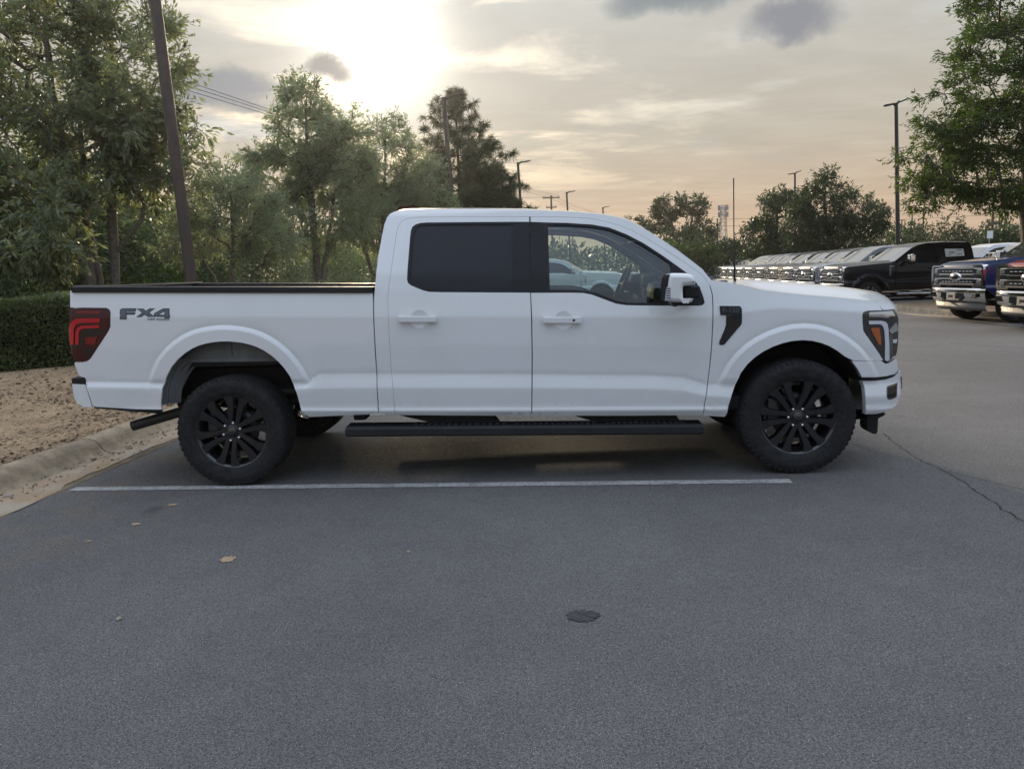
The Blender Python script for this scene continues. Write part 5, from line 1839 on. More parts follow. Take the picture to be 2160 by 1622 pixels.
    # mirrors
    for s in (-1, 1):
        m = MB()
        m.box((.98, s * 1.30, 1.56), (.16, .24, .24), .05)
        mr = m.build('side_mirror', 'chrome', t)
        m = MB()
        m.tube([(1.05, s * .95, 1.44), (1.02, s * 1.12, 1.47), (.99, s * 1.26, 1.48)], .03, 8)
        m.build('mirror_arm', 'black_plastic', mr)
        m = MB()
        m.box((.96, s * 1.30, 1.40), (.12, .22, .09), .03)
        m.build('convex_mirror', 'black_plastic', mr)
    # bed, tailgate, bumper, underside
    m = MB()
    m.box((-2.18, 0, .95), (1.86, 1.7, .05))
    for s in (-1, 1):
        m.box((-2.18, s * .92, 1.25), (1.86, .05, .48))
    m.box((-1.27, 0, 1.2), (.05, 1.8, .5))
    m.build('bed_liner', 'black_plastic', t)
    m = MB()
    m.box((-3.09, 0, 1.16), (.06, 1.86, .68), .02)
    m.build('tailgate', P_, t)
    m = MB()
    m.box((-3.18, 0, .70), (.18, 1.9, .20), .04)
    m.build('rear_bumper', 'chrome', t)
    for s in (-1, 1):
        m = MB()
        m.box((-3.08, s * .955, 1.16), (.10, .06, .40), .015)
        m.build('tail_lamp', 'tail_red', t)
        m = MB()
        m.box((-.0, s * .94, .42), (2.5, .16, .06), .015)
        m.build('running_board', 'chrome', t)
    m = MB()
    m.box((0, 0, .66), (5.6, 1.0, .22))
    m.box((0.1, 0, .62), (2.8, 1.9, .10))
    m.box((2.13, 0, .95), (1.25, 1.75, .30))
    m.box((-1.93, 0, .85), (1.2, 1.75, .16))
    for x in (2.13, -1.93):
        m.tube([(x, -.8, .42), (x, .8, .42)], .07, 10)
    m.build('chassis', 'under_dark', t)
    W = wheel_meshes(.42, .285, .28, detail=False, rim='steel')
    for x in (2.13, -1.93):
        for far in (False, True):
            put_wheel(W, t, x, .86 if far else -.86, .418, far, random.random(), detail=False)
    return t




heavy = build_heavy()
SMALL = {'door_handle', 'grille_light', 'emblem_face', 'lamp_bezel', 'projector', 'tow_hook', 'plate_mark', 'fog_recess', 'side_marker', 'rear_window', 'convex_mirror', 'fender_vent', 'bed_liner', 'tailgate'}


def place_truck(corner, phi, mat, label, first=None, facing=1, skip=None, dark_trim=False):
    """corner: where the nearest front corner of the truck stands; phi: turn"""
    def cp(o, parent):
        if skip and o.name.split('.')[0] in skip:
            return None
        c = o.copy()
        COL.objects.link(c)
        c.parent = parent
        for ch in o.children:
            cp(ch, c)
        return c
    r = first or cp(heavy, None)
    a = math.pi + phi if facing > 0 else phi
    h = Vector((math.cos(a), math.sin(a), 0))
    yl = Vector((-h.y, h.x, 0))
    s = .93 if facing > 0 else -.93
    c = Vector(corner) - h * 2.95 - yl * s
    r.location = (c.x, c.y, 0)
    r.rotation_euler = (0, 0, a)
    r['label'] = label

    def paint_(o):
        if o.type == 'MESH' and o.data.materials and o.data.materials[0].name == 'black_paint' and mat != 'black_paint':
            o.material_slots[0].link = 'OBJECT'
            o.material_slots[0].material = MATS[mat]
        if dark_trim and o.type == 'MESH' and o.data.materials[0].name == 'chrome':
            o.material_slots[0].link = 'OBJECT'
            o.material_slots[0].material = MATS['gloss_black']
        for ch in o.children:
            paint_(ch)
    paint_(r)
    return r


PH = R_(-0.5)
row = [((11.28, 27.8), 'silver_paint', 'silver heavy pickup truck next beyond the black one'),
       ((11.68, 30.6), 'grey_paint', 'dark grey pickup truck just beyond the silver one, third in its row'),
       ((12.05, 33.4), 'black_paint', 'black pickup truck fourth in the row beyond the white hood'),
       ((12.37, 36.2), 'grey_paint', 'grey pickup truck fifth in the row beyond the white hood'),
       ((12.69, 39.0), 'dark_blue_paint', 'dark blue pickup truck sixth in the row beyond the white hood'),
       ((13.07, 41.8), 'silver_paint', 'silver pickup truck seventh in the row, right of the antenna'),
       ((13.45, 44.6), 'silver_paint', 'silver pickup truck eighth in the row, behind the antenna'),
       ((13.83, 47.4), 'white_paint', 'white pickup truck at the far end of the row, left of the antenna')]
place_truck((10.80, 24.3, 0), PH, 'black_paint', 'black heavy pickup truck with a white sticker in its rear window', first=heavy)
for k, (c, mt, lb) in enumerate(row):
    place_truck((c[0], c[1], 0), PH, mt, lb, skip=None if k < 2 else {'convex_mirror', 'plate_mark', 'tow_hook', 'rear_window', 'bed_liner', 'door_handle'})
place_truck((10.74, 17.0, 0), R_(2.5), 'blue_paint', 'dark blue heavy pickup truck with chrome grille beside the kerbed island')
place_truck((10.45, 14.05, 0), R_(2.5), 'red_paint', 'red heavy pickup truck cut by the right edge of the frame')
place_truck((17.9, 31.6, 0), PH, 'white_paint', 'white pickup truck behind the black one, only its cab showing')
place_truck((17.9, 28.8, 0), PH, 'beige_paint', 'beige pickup truck showing its cab above the blue truck\'s hood')
fmats = ['silver_paint', 'white_paint', 'grey_paint', 'silver_paint', 'black_paint', 'white_paint', 'silver_paint', 'grey_paint', 'white_paint', 'silver_paint', 'grey_paint', 'black_paint']
cn = {'silver_paint': 'silver', 'white_paint': 'white', 'grey_paint': 'grey', 'black_paint': 'black'}
ordw = ['nearest', 'second', 'third', 'fourth', 'fifth', 'sixth', 'seventh', 'eighth', 'ninth', 'tenth', 'eleventh', 'farthest']
for i in range(12):
    d = 62 + 3.1 * i
    place_truck((18.2 + .62 * i, d, 0), PH, fmats[i], '%s %s pickup truck in the distant row left of the antenna' % (ordw[i], cn[fmats[i]]), skip=SMALL)
# white trucks beyond the cab, nosed out from the same kerb
for i in range(6):
    p = Vector((4.6, 31.0, 0)) + KD * (3.0 * i) + KN * (.15 * (i % 2))
    place_truck(p, -LOT, 'white_paint', ['white pickup truck seen through the driver window, nearest of its row', 'white pickup truck second in the row seen through the driver window', 'white pickup truck third in the row seen through the driver window',
                'white pickup truck fourth in the row seen through the driver window', 'white pickup truck fifth in the row seen through the driver window', 'white pickup truck last in the row seen through the driver window'][i],
                facing=-1, skip={'convex_mirror', 'plate_mark', 'tow_hook', 'bed_liner'}, dark_trim=False)
# price sticker in the black truck's rear side window
m = MB()
m.prism([(-.92, 1.56), (-.32, 1.55), (-.32, 1.82), (-.92, 1.80)], 0, .002)
pane = [o for o in heavy.children_recursive if o.name.startswith('window_pane')]
st = m.build('window_sticker', 'sticker_white', heavy)
dm = float(depth2(np.array([-.6]), np.array([1.69]))[0])
st.rotation_euler = (R_(18.5), 0, 0)
st.location = (0, 1.015 - dm - .002 + 1.69 * math.sin(R_(18.5)), 1.69 - 1.69 * math.cos(R_(18.5)))
m = MB()
for (x0, x1, z) in ((-.85, -.70, 1.76), (-.62, -.45, 1.70), (-.60, -.42, 1.665), (-.85, -.66, 1.62), (-.50, -.36, 1.60)):
    m.box(((x0 + x1) / 2, .003, z), (x1 - x0, .001, .022))
sp_ = m.build('sticker_print', 'decal_grey', st)
# ---------------------------------------------------------------- trees
def leaf_quads(C, D, L, W, rg, droop=0.25, fold=0.0):
    """rhombic leaves at C pointing along D"""
    n = len(C)
    D = D + rg.normal(0, .45, (n, 3))
    D[:, 2] -= droop
    D /= np.linalg.norm(D, axis=1)[:, None] + 1e-9
    A = rg.normal(0, 1, (n, 3))
    S = np.cross(D, A)
    S /= np.linalg.norm(S, axis=1)[:, None] + 1e-9
    l = (L * rg.uniform(.6, 1.25, n))[:, None]
    w_ = (W * rg.uniform(.7, 1.2, n))[:, None]
    N = np.cross(D, S)
    V = np.stack([C, C + D * l * .45 + S * w_ * .5 + N * l * .06, C + D * l - N * l * .08, C + D * l * .45 - S * w_ * .5 + N * l * .06], 1)
    return V


def skeleton(base, stems, clumps, rg, r0, wob=.10):
    """grow limbs from the stems to every clump; returns polyline nodes with parents and radii"""
    nodes, par = [], []
    for st in stems:
        prev = -1
        pts = [np.array(p, float) for p in st]
        for a, b in zip(pts[:-1], pts[1:]):
            k = max(2, int(np.linalg.norm(b - a) / .35))
            for i in range(k):
                p = a + (b - a) * (i / k)
                if prev >= 0:
                    p = p + rg.normal(0, .02, 3)
                nodes.append(p)
                par.append(prev)
                prev = len(nodes) - 1
        nodes.append(pts[-1])
        par.append(prev)
    tips = []
    order = sorted(range(len(clumps)), key=lambda i: min(np.linalg.norm(clumps[i] - nd) for nd in nodes))
    for i in order:
        c = clumps[i]
        P = np.array(nodes)
        d = np.linalg.norm(P - c, axis=1)
        below = np.maximum(0, P[:, 2] - c[2] + .15 * d)
        j = int(np.argmin(d + 1.6 * below))
        a = P[j]
        L = np.linalg.norm(c - a)
        k = max(2, int(L / .3))
        prev = j
        side = rg.normal(0, wob * L, 3)
        for q in range(1, k + 1):
            f = q / k
            p = a + (c - a) * f + side * math.sin(f * math.pi) + np.array([0, 0, .10 * L * math.sin(f * math.pi)])
            nodes.append(p)
            par.append(prev)
            prev = len(nodes) - 1
        tips.append(prev)
    cnt = np.zeros(len(nodes))
    for tp in tips:
        cnt[tp] += 1
    for i in range(len(nodes) - 1, -1, -1):
        if par[i] >= 0:
            cnt[par[i]] += cnt[i]
    rad = r0 * (np.maximum(cnt, .5) / max(cnt.max(), 1)) ** .45
    return nodes, par, rad


def wood_mesh(nodes, par, rad, n=6, rmin=.006, base_flare=1.0):
    kids = {}
    for i, p in enumerate(par):
        kids.setdefault(p, []).append(i)
    m = MB()
    done = set()
    for i in range(len(nodes)):
        if i in done:
            continue
        ch = []
        if par[i] >= 0:
            ch.append(par[i])
        j = i
        while True:
            ch.append(j)
            done.add(j)
            nx = [c for c in kids.get(j, []) if c not in done]
            if not nx:
                break
            j = max(nx, key=lambda q: rad[q])
        if len(ch) > 1:
            rr = [max(rmin, rad[c]) for c in ch]
            if par[i] >= 0:
                rr[0] = rr[1]
            m.tube([nodes[c] for c in ch], rr, n if max(rr) > .03 else 4, cap=False)
    return m.mesh('wood')


def crown_points(ells, n, rg, shell=.35):
    """clump centres inside a union of ellipsoids: (cx,cy,cz,rx,ry,rz)"""
    ells = np.array(ells, float)
    vol = ells[:, 3] * ells[:, 4] * ells[:, 5]
    out = []
    while len(out) < n:
        e = ells[rg.choice(len(ells), p=vol / vol.sum())]
        d = rg.normal(0, 1, 3)
        d /= np.linalg.norm(d)
        r = rg.uniform(shell, 1) ** .6
        out.append(e[:3] + d * r * e[3:])
    return np.array(out)


def make_tree(name, label, base, stems, ells, n_clump, per, clump_r, L, W, leaf, bark, r0, seed, cat='tree', group=None, droop=.25, shell=.35, flat=1.0, twig=True, wob=.10, single=0):
    rg = np.random.default_rng(seed)
    t = thing(name, label, cat, base, 0, group)
    C = crown_points(ells, n_clump, rg, shell)
    nodes, par, rad = skeleton(base, stems, list(C), rg, r0, wob)
    # twigs fan out of each clump centre; leaves sit along them
    ctr = np.array(ells)[:, :3].mean(0)
    allC, allD, tw = [], [], MB()
    for c in C:
        k = max(4, int(per / 9))
        out = c - ctr
        out /= np.linalg.norm(out) + 1e-9
        for q in range(k):
            d = rg.normal(0, 1, 3) + out * .7
            d[2] *= flat
            d /= np.linalg.norm(d)
            ln = clump_r * rg.uniform(.45, 1.25)
            m_ = max(2, int(per / k))
            f = rg.uniform(.15, 1.0, m_) ** .8
            P = c + d * (f * ln)[:, None] + rg.normal(0, clump_r * .07, (m_, 3))
            allC.append(P)
            allD.append(np.repeat(d[None], m_, 0))
            if twig and q % 2 == 0:
                tw.tube([c, c + d * ln * .8], [.008, .003], 3, cap=False)
    Cc, Dd = np.concatenate(allC), np.concatenate(allD)
    ok = Cc[:, 2] + base[2] > .25
    V = leaf_quads(Cc[ok], Dd[ok], L, W, rg, droop)
    trunk = link('trunk', wood_mesh(nodes, par, rad), bark, t)
    if twig:
        b = tw.build('twigs', bark, trunk)
        b['kind'] = 'stuff'
    if single:                                    # the leaves that show largest, each an object of its own
        mid = V.mean(1) + np.array(base)
        dist = np.linalg.norm(mid - np.array([0, 0, 1.54]), axis=1)
        front = np.argsort(dist + rg.uniform(0, .8, len(dist)) + np.where(mid[:, 2] < 1.6, 5, 0))
        one = leaf_one(L)
        for i in front[:single]:
            a, b, c, d = V[i]
            ax = c - a
            ln_ = np.linalg.norm(ax)
            ax = ax / ln_
            sd = b - d
            sd = sd / (np.linalg.norm(sd) + 1e-9)
            nz = np.cross(ax, sd)
            o = link('leaf', one, leaf, f_parent(t, trunk))
            o.matrix_basis = Matrix(((ax[0] * ln_, sd[0] * ln_ * 1.1, nz[0] * ln_, a[0]), (ax[1] * ln_, sd[1] * ln_ * 1.1, nz[1] * ln_, a[1]), (ax[2] * ln_, sd[2] * ln_ * 1.1, nz[2] * ln_, a[2]), (0, 0, 0, 1)))
        V = np.delete(V, front[:single], 0)
    f = link('foliage', quads_mesh('foliage', V), leaf, t)
    f['kind'] = 'stuff'
    return t


LEAF1 = {}


def f_parent(t, trunk):
    return t


def leaf_one(L):
    if L not in LEAF1:
        m = MB()
        xs = (0, .18, .45, .75, 1.0)
        wd = (.02, .11, .15, .09, .005)
        zz_ = (0, .015, .02, -.01, -.06)
        m.grid([[(x, w_, z + .03 * w_ / .15), (x, 0, z), (x, -w_, z + .03 * w_ / .15)] for x, w_, z in zip(xs, wd, zz_)], smooth=False)
        LEAF1[L] = m.mesh('leaf')
    return LEAF1[L]


def make_pine(name, label, base, height, spread, seed, leaf='leaf_pine', r0=.14, needle=.29, whorls=11, lean=0.0):
    rg = np.random.default_rng(seed)
    t = thing(name, label, 'pine tree', base)
    nodes_m = MB()
    top = np.array([lean, 0, height])
    nodes_m.tube([(0, 0, -.1), (.02, 0, height * .3), (.5 * lean, 0, height * .6), tuple(top)], [r0, r0 * .8, r0 * .5, .02], 8, cap=False)
    tufts = [(top, np.array([0, 0, 1.]))]
    for wv in range(whorls):
        f = .18 + .80 * wv / (whorls - 1)
        z = height * f
        R = spread * (1 - f) ** .7 * 1.15 + .25
        nb = 8 if f < .75 else 5
        a0 = rg.uniform(0, 6.28)
        for b in range(nb):
            a = a0 + b * 6.28 / nb + rg.uniform(-.3, .3)
            ln = R * rg.uniform(.65, 1.1)
            tip = np.array([math.cos(a) * ln + lean * f, math.sin(a) * ln, z + ln * rg.uniform(.15, .5)])
            st = np.array([lean * f, 0, z])
            mid = (st + tip) / 2 + np.array([0, 0, -.08 * ln])
            nodes_m.tube([st, mid, tip], [.035 * (1 - f) + .012, .02, .008], 5, cap=False)
            ks = max(3, int(ln / .18))
            for q in range(ks):
                g = .30 + .7 * (q + 1) / ks
                p = st + (mid - st) * min(1, 2 * g) if g < .5 else mid + (tip - mid) * (2 * g - 1)
                d = (tip - mid) / (np.linalg.norm(tip - mid) + 1e-9)
                sd = rg.normal(0, .7, 3)
                sd[2] = abs(sd[2]) * .7
                e = p + sd * .22
                nodes_m.tube([p, e], [.010, .006], 4, cap=False)
                tufts.append((e, (d * .5 + sd + np.array([0, 0, .6]))))
            tufts.append((tip, d + np.array([0, 0, .7])))
    V = []
    for p, d in tufts:
        d = d / (np.linalg.norm(d) + 1e-9)
        n = 56
        D = rg.normal(0, .75, (n, 3)) + d * .55
        D[:, 2] -= .12
        D /= np.linalg.norm(D, axis=1)[:, None]
        S = np.cross(D, rg.normal(0, 1, (n, 3)))
        S /= np.linalg.norm(S, axis=1)[:, None] + 1e-9
        l = needle * rg.uniform(.7, 1.15, (n, 1))
        C = p - d * rg.uniform(0, .16, (n, 1))
        w_ = .0105
        dr = np.zeros((n, 3))
        dr[:, 2] = -.06
        V.append(np.stack([C - S * w_, C + S * w_, C + D * l + dr + S * w_ * .4, C + D * l + dr - S * w_ * .4], 1))
    link('trunk', nodes_m.mesh('trunk'), 'bark_dark', t)
    f = link('foliage', quads_mesh('foliage', np.concatenate(V)), leaf, t)
    f['kind'] = 'stuff'
    return t


# the big-leaved trees at the left, several stems each
make_tree('tree', 'tall large-leaved tree with two leaning stems at the left edge', (-9.35, 17.0, 0),
          [[(0, 0, 0), (-.05, 0, 1.7), (-.35, .1, 3.9), (-.55, .1, 6.2), (-.5, 0, 8.0)], [(.12, .1, 0), (.05, .15, 1.7), (-.15, .2, 3.2), (-.1, .3, 5.5)]],
          [(-.6, 0, 6.5, 1.5, 1.4, 2.4), (-1.6, -.2, 4.6, 1.2, 1.3, 1.3), (.1, .2, 5.0, 1.2, 1.2, 1.4), (-.4, -.6, 3.5, 1.5, .9, .7), (-1.7, .2, 7.4, 1.3, 1.1, 1.4)],
          230, 84, .50, .165, .050, 'leaf_big', 'bark_grey', .12, 21, single=280)
make_tree('tree', 'large-leaved tree standing against the brown lamp post', (-8.95, 17.3, 0),
          [[(0, 0, 0), (-.08, 0, 1.7), (.02, 0, 3.2), (.1, 0, 5.2), (.4, 0, 7.3)], [(-.08, 0, 2.2), (.7, -.1, 3.0)]],
          [(.7, 0, 6.0, 1.3, 1.3, 1.7), (1.3, -.2, 4.6, 1.15, 1.2, 1.0), (.3, 0, 4.1, 1.2, 1.0, .9), (1.0, 0, 7.2, .9, .9, .9), (-.2, -.3, 7.3, .8, .8, .9)],
          190, 84, .48, .165, .050, 'leaf_big', 'bark_grey', .105, 22, single=280)
make_tree('tree', 'yellowish young large-leaved tree low at the left edge', (-10.6, 15.5, 0), [[(0, 0, 0), (.1, 0, 1.6), (.3, 0, 3.4)]],
          [(.4, 0, 3.0, 1.2, 1.0, 1.0), (1.3, -.2, 2.7, .8, .7, .7), (-.4, .2, 3.6, 1.0, .8, .7)], 80, 70, .45, .18, .06, 'leaf_big', 'bark_dark', .06, 23)
# smaller-leaved trees on towards the middle
make_tree('tree', 'pale willow-leaved small tree right of the brown lamp post', (-6.62, 18.0, 0), [[(0, 0, 0), (.0, 0, 1.3), (.1, 0, 2.6), (.15, 0, 3.6)], [(0, 0, .6), (.5, .1, 1.8)], [(0, 0, .7), (-.6, 0, 2.0)]],
          [(.1, 0, 3.1, 1.3, 1.0, 1.0), (.9, 0, 2.5, .9, .8, .6), (-.8, 0, 2.6, .8, .8, .6), (.1, 0, 3.9, .7, .7, .6)], 120, 130, .40, .11, .028, 'leaf_fine', 'bark_grey', .06, 24)
make_tree('tree', 'tall dark-topped tree beside the sun glow, left of the cab', (-5.6, 22.0, 0), [[(0, 0, 0), (.03, 0, 2.0), (-.05, 0, 4.5), (0, 0, 7.0)], [(.0, 0, 1.0), (.4, .1, 2.6), (.7, .1, 4.4)]],
          [(-.1, 0, 5.6, 1.1, 1.1, 1.5), (-.8, 0, 4.6, 1.2, 1.1, .9), (.9, 0, 4.7, 1.0, 1.0, 1.2), (.1, 0, 3.4, 1.7, 1.4, 1.1), (0, 0, 6.6, .55, .55, .7), (1.3, 0, 5.6, .35, .4, .6)], 270, 140, .42, .13, .038, 'leaf_mid', 'bark_grey', .11, 25)
make_tree('tree', 'slim-topped tree directly under the sun, beside the cab\'s rear corner', (-4.35, 26.0, 0), [[(0, 0, 0), (.1, 0, 3), (.4, 0, 6.7)], [(0, 0, .8), (-.6, 0, 2.5), (-.8, 0, 4.2)]],
          [(.45, 0, 5.6, .75, .8, 1.5), (-.6, 0, 4.7, 1.0, 1.0, 1.1), (.2, 0, 3.5, 1.5, 1.2, 1.2), (1.2, 0, 4.6, .7, .7, .9)], 230, 140, .42, .13, .038, 'leaf_mid', 'bark_grey', .10, 26)
make_tree('tree', 'small rounded tree between the sunlit tree and the pine', (-3.2, 27.5, 0), [[(0, 0, 0), (.1, 0, 2), (.15, 0, 5.0)]],
          [(.2, 0, 5.0, .9, .9, .9), (0, 0, 3.6, 1.5, 1.2, 1.3), (.9, 0, 3.3, 1.0, .9, 1.0)], 140, 110, .42, .12, .036, 'leaf_mid', 'bark_dark', .09, 27)
make_pine('pine_tree', 'dark long-needled pine rising behind the cab roof', (-1.95, 32.0, 0), 9.0, 3.2, 31, whorls=16)
make_pine('pine_tree', 'low broad pine at the right foot of the tall pine', (-.6, 33.0, 0), 5.9, 2.2, 32, whorls=11)
make_tree('tree', 'bushy tree at the foot of the tall pine behind the cab', (-3.0, 31.0, 0), [[(0, 0, 0), (0, 0, 2.5)]],
          [(0, 0, 3.0, 1.6, 1.2, 1.4), (1.6, 0, 2.5, 1.5, 1.2, 1.3), (3.0, 0, 2.2, 1.0, 1.0, .9)], 140, 130, .46, .13, .04, 'leaf_mid', 'bark_dark', .08, 28)
# a belt of undergrowth and woodland closing the view behind them
def thicket(name, boxes, n, L, W, leaf, seed, up=.2):
    rg = np.random.default_rng(seed)
    per = np.array([b[3] * b[4] * b[5] for b in boxes])
    per = (n * per / per.sum()).astype(int)
    C, D = [], []
    for b, k in zip(boxes, per):
        c = np.array(b[:3])
        r = np.array(b[3:6])
        d = rg.normal(0, 1, (k, 3))
        d /= np.linalg.norm(d, axis=1)[:, None]
        rad = rg.uniform(.25, 1, (k, 1)) ** .45
        lump = 1 + .22 * np.sin(d[:, :1] * 9 + b[0]) * np.sin(d[:, 2:] * 8 + b[1])
        C.append(c + d * rad * r * lump)
        D.append(d + np.array([0, 0, up]))
    C, D = np.concatenate(C), np.concatenate(D)
    ok = C[:, 2] > 0.05
    return quads_mesh(name, leaf_quads(C[ok], D[ok], L, W, rg, .2))


bx = []
rb_ = random.Random(5)
for i in range(44):
    b = 7 + i * 1.15
    a = -9.0 - rb_.uniform(0, 4.5) + (.0 if b < 22 else min(2.5, (b - 22) * .25))
    p = lot(a, b)
    hgt = rb_.uniform(2.2, 4.6) if b < 22 else rb_.uniform(2.6, 4.0)
    bx.append((p[0], p[1], hgt * .48, rb_.uniform(1.2, 2.0), rb_.uniform(1.2, 2.0), hgt * .55))
for i in range(20):
    bx.append((-13.5 + rb_.uniform(-2, 1.5) + i * .1, 18 + i * .8, rb_.uniform(1.5, 4.8), 1.8, 1.6, rb_.uniform(1.4, 2.0)))
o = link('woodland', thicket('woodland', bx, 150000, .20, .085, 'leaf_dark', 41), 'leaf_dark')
o['kind'] = 'stuff'
tk = MB()
for i in range(60):
    p = lot(-9 - rb_.uniform(0, 8), 8 + rb_.uniform(0, 40))
    tk.tube([(p[0], p[1], -.05), (p[0] + rb_.uniform(-.2, .2), p[1], 2), (p[0] + rb_.uniform(-.5, .5), p[1], 5)], [.09, .07, .03], 6, cap=False)
o = tk.build('woodland_trunks', 'bark_dark')
o['kind'] = 'stuff'
# shrubs under the trees
for k, (x, y, r, h, lf, lb) in enumerate([(-7.15, 15.8, .75, 1.75, 'leaf_oak', 'bright green shrub under the brown lamp post'), (-9.9, 15.2, .9, 1.9, 'leaf_dark', 'dark shrub behind the clipped hedge at the left edge'),
                                          (-5.2, 18.2, .9, 1.6, 'leaf_fine', 'fine-leaved shrub below the pale small tree'), (-4.4, 20.5, .8, 1.7, 'leaf_mid', 'low shrub behind the truck bed near the cab')]):
    t = thing('shrub', lb, 'shrub', (x, y, 0))
    f = link('foliage', thicket('foliage', [(0, 0, h * .5, r, r, h * .52), (r * .6, 0, h * .42, r * .6, r * .6, h * .4), (-r * .6, .1, h * .45, r * .6, r * .6, h * .42)], 5200, .10, .045, lf, 50 + k), lf, t)
    f['kind'] = 'stuff'
    m = MB()
    for q in range(5):
        a = q * 1.3
        m.tube([(0, 0, -.05), (.3 * r * math.cos(a), .3 * r * math.sin(a), h * .4), (.6 * r * math.cos(a), .6 * r * math.sin(a), h * .8)], [.03, .02, .01], 5, cap=False)
    s_ = m.build('stems', 'bark_dark', t)

# clipped hedge: a leafy box round an added dark backing, hidden inside
ht = thing('hedge', 'clipped dark green hedge behind the truck\'s tailgate', 'hedge', (-8.4, 13.65, 0), R_(37))
rg = np.random.default_rng(61)
n = 42000
hx, hy, hz = 3.0, .62, 1.38
C = np.stack([rg.uniform(-hx, hx, n), rg.uniform(-hy, hy, n), rg.uniform(.08, hz, n)], 1)
face = rg.integers(0, 5, n)
dpt = np.abs(rg.normal(0, .07, n))
wv = .05 * np.sin(C[:, 0] * 3.1) + .04 * np.sin(C[:, 2] * 6 + C[:, 0] * 2)
C[:, 1] = np.where(face <= 2, -hy + dpt + wv, C[:, 1])
C[:, 1] = np.where(face == 3, hy - dpt, C[:, 1])
C[:, 2] = np.where(face == 4, hz - dpt + wv, C[:, 2])
D = np.zeros((n, 3))
D[:, 1] = np.where(face <= 2, -1, np.where(face == 3, 1, 0))
D[:, 2] = np.where(face == 4, 1, .5)
f = link('foliage', quads_mesh('foliage', leaf_quads(C, D, .065, .036, rg, .0)), 'leaf_hedge', ht)
f['kind'] = 'stuff'
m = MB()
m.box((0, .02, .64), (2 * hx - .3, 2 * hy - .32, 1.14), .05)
m.build('hidden_backing', 'under_dark', ht)

# trees across the lot
make_tree('oak_tree', 'tall green oak filling the right edge above the blue truck', (15.5, 22.6, 0), [[(0, 0, 0), (-.02, 0, 2.2), (-.15, 0, 5), (-.25, 0, 8), (-.3, 0, 10.5)]],
          [(-.3, 0, 4.0, 3.1, 2.6, .75), (-.4, 0, 5.2, 2.7, 2.4, .8), (-.3, 0, 6.4, 2.6, 2.3, .8), (-.2, 0, 7.6, 2.2, 2.0, .8), (-.2, 0, 8.8, 1.9, 1.8, .9), (0, 0, 10, 1.5, 1.4, 1.0), (-3.3, -.3, 4.3, 1.1, .8, .32), (-2.6, 0, 5.6, .9, .8, .35), (-2.5, 0, 3.3, 1.1, .9, .35), (.8, 0, 3.2, 2.2, 1.8, .6)],
          520, 120, .50, .15, .042, 'leaf_oak', 'bark_grey', .17, 71, flat=.55, wob=.06, shell=.45)
make_tree('tree', 'wide rounded tree standing behind the truck row', (22.5, 52.0, 0), [[(0, 0, 0), (0, 0, 1.5), (-.6, 0, 4), (-.9, 0, 6.5)], [(0, 0, 1.2), (1.6, 0, 3.2), (2.6, 0, 4.8)], [(0, 0, 1.0), (-1.4, 0, 3), (-2.0, 0, 4.5)]],
          [(-.6, 0, 5.4, 2.0, 2.0, 2.1), (-1.8, 0, 4.0, 1.7, 1.8, 1.6), (1.8, 0, 4.4, 1.8, 1.8, 1.3), (.2, 0, 3.3, 2.8, 2.0, 1.2), (3.0, 0, 4.3, .9, 1.0, .9), (-.5, 0, 7.2, .7, .7, .8)], 230, 100, .66, .24, .07, 'leaf_far', 'bark_dark', .17, 72)
make_tree('tree', 'dark tree left of the wide rounded one, behind the truck row', (20.6, 58.0, 0), [[(0, 0, 0), (0, 0, 2), (0, 0, 6.4)]],
          [(0, 0, 5.2, 1.9, 1.9, 1.8), (-1.2, 0, 3.8, 1.6, 1.6, 1.3), (1.2, 0, 6.4, 1.4, 1.4, 1.0), (0, 0, 2.6, 2.5, 2, 1.3)], 150, 90, .66, .26, .08, 'leaf_far', 'bark_dark', .16, 73)
make_tree('tree', 'two-headed distant tree above the windshield pillar', (20.3, 90.0, 0), [[(0, 0, 0), (-.6, 0, 4), (-1.0, 0, 8.5)], [(0, 0, 1), (1.2, 0, 5), (1.8, 0, 8.4)]],
          [(-1.2, 0, 8.4, 1.9, 1.8, 1.6), (1.7, 0, 8.2, 1.7, 1.7, 1.7), (-2.2, 0, 6.6, 1.5, 1.6, .9), (2.4, 0, 5.6, 1.9, 1.6, 1.4), (0, 0, 5.0, 2.2, 2.0, 1.2), (-.6, 0, 3.2, 2.6, 2.0, 1.4)], 190, 90, .8, .34, .12, 'leaf_far', 'bark_dark', .25, 74)
make_tree('tree', 'sparse small tree peeping over the windshield top', (12.2, 72.0, 0), [[(0, 0, 0), (0, 0, 3), (0, 0, 5.4)]], [(0, 0, 5.3, 1.2, 1.0, 1.0), (-.3, 0, 3.4, 1.6, 1.2, 1.3)], 60, 60, .5, .26, .08, 'leaf_far', 'bark_dark', .09, 75)
hz_ = [(17.6, 78, 2.2, 4.6, 'light green conical tree right of the windshield pillar'), (20.0, 78, 2.0, 4.3, 'second conical green tree from the windshield pillar'), (23.0, 80, 2.2, 4.7, 'dense dark tree left of the antenna'),
       (25.8, 82, 2.1, 5.6, 'dark tree just right of the antenna'), (28.5, 78, 2.4, 4.4, 'dark bushy tree at the left foot of the tree behind the row'), (34, 66, 3.0, 4.2, 'low bushy tree left of the double-headed lamp post'),
       (44, 84, 4.0, 5.4, 'broad low tree right of the double-headed lamp post'), (50, 86, 4.0, 6.0, 'broad dark tree under the oak\'s lowest limb'), (57, 88, 3.6, 6.6, 'tree behind the beige truck cab'), (40.5, 62, 2.0, 3.6, 'small round tree left of the oak trunk'), (62, 84, 4, 6, 'tree at the far right edge behind the oak')]
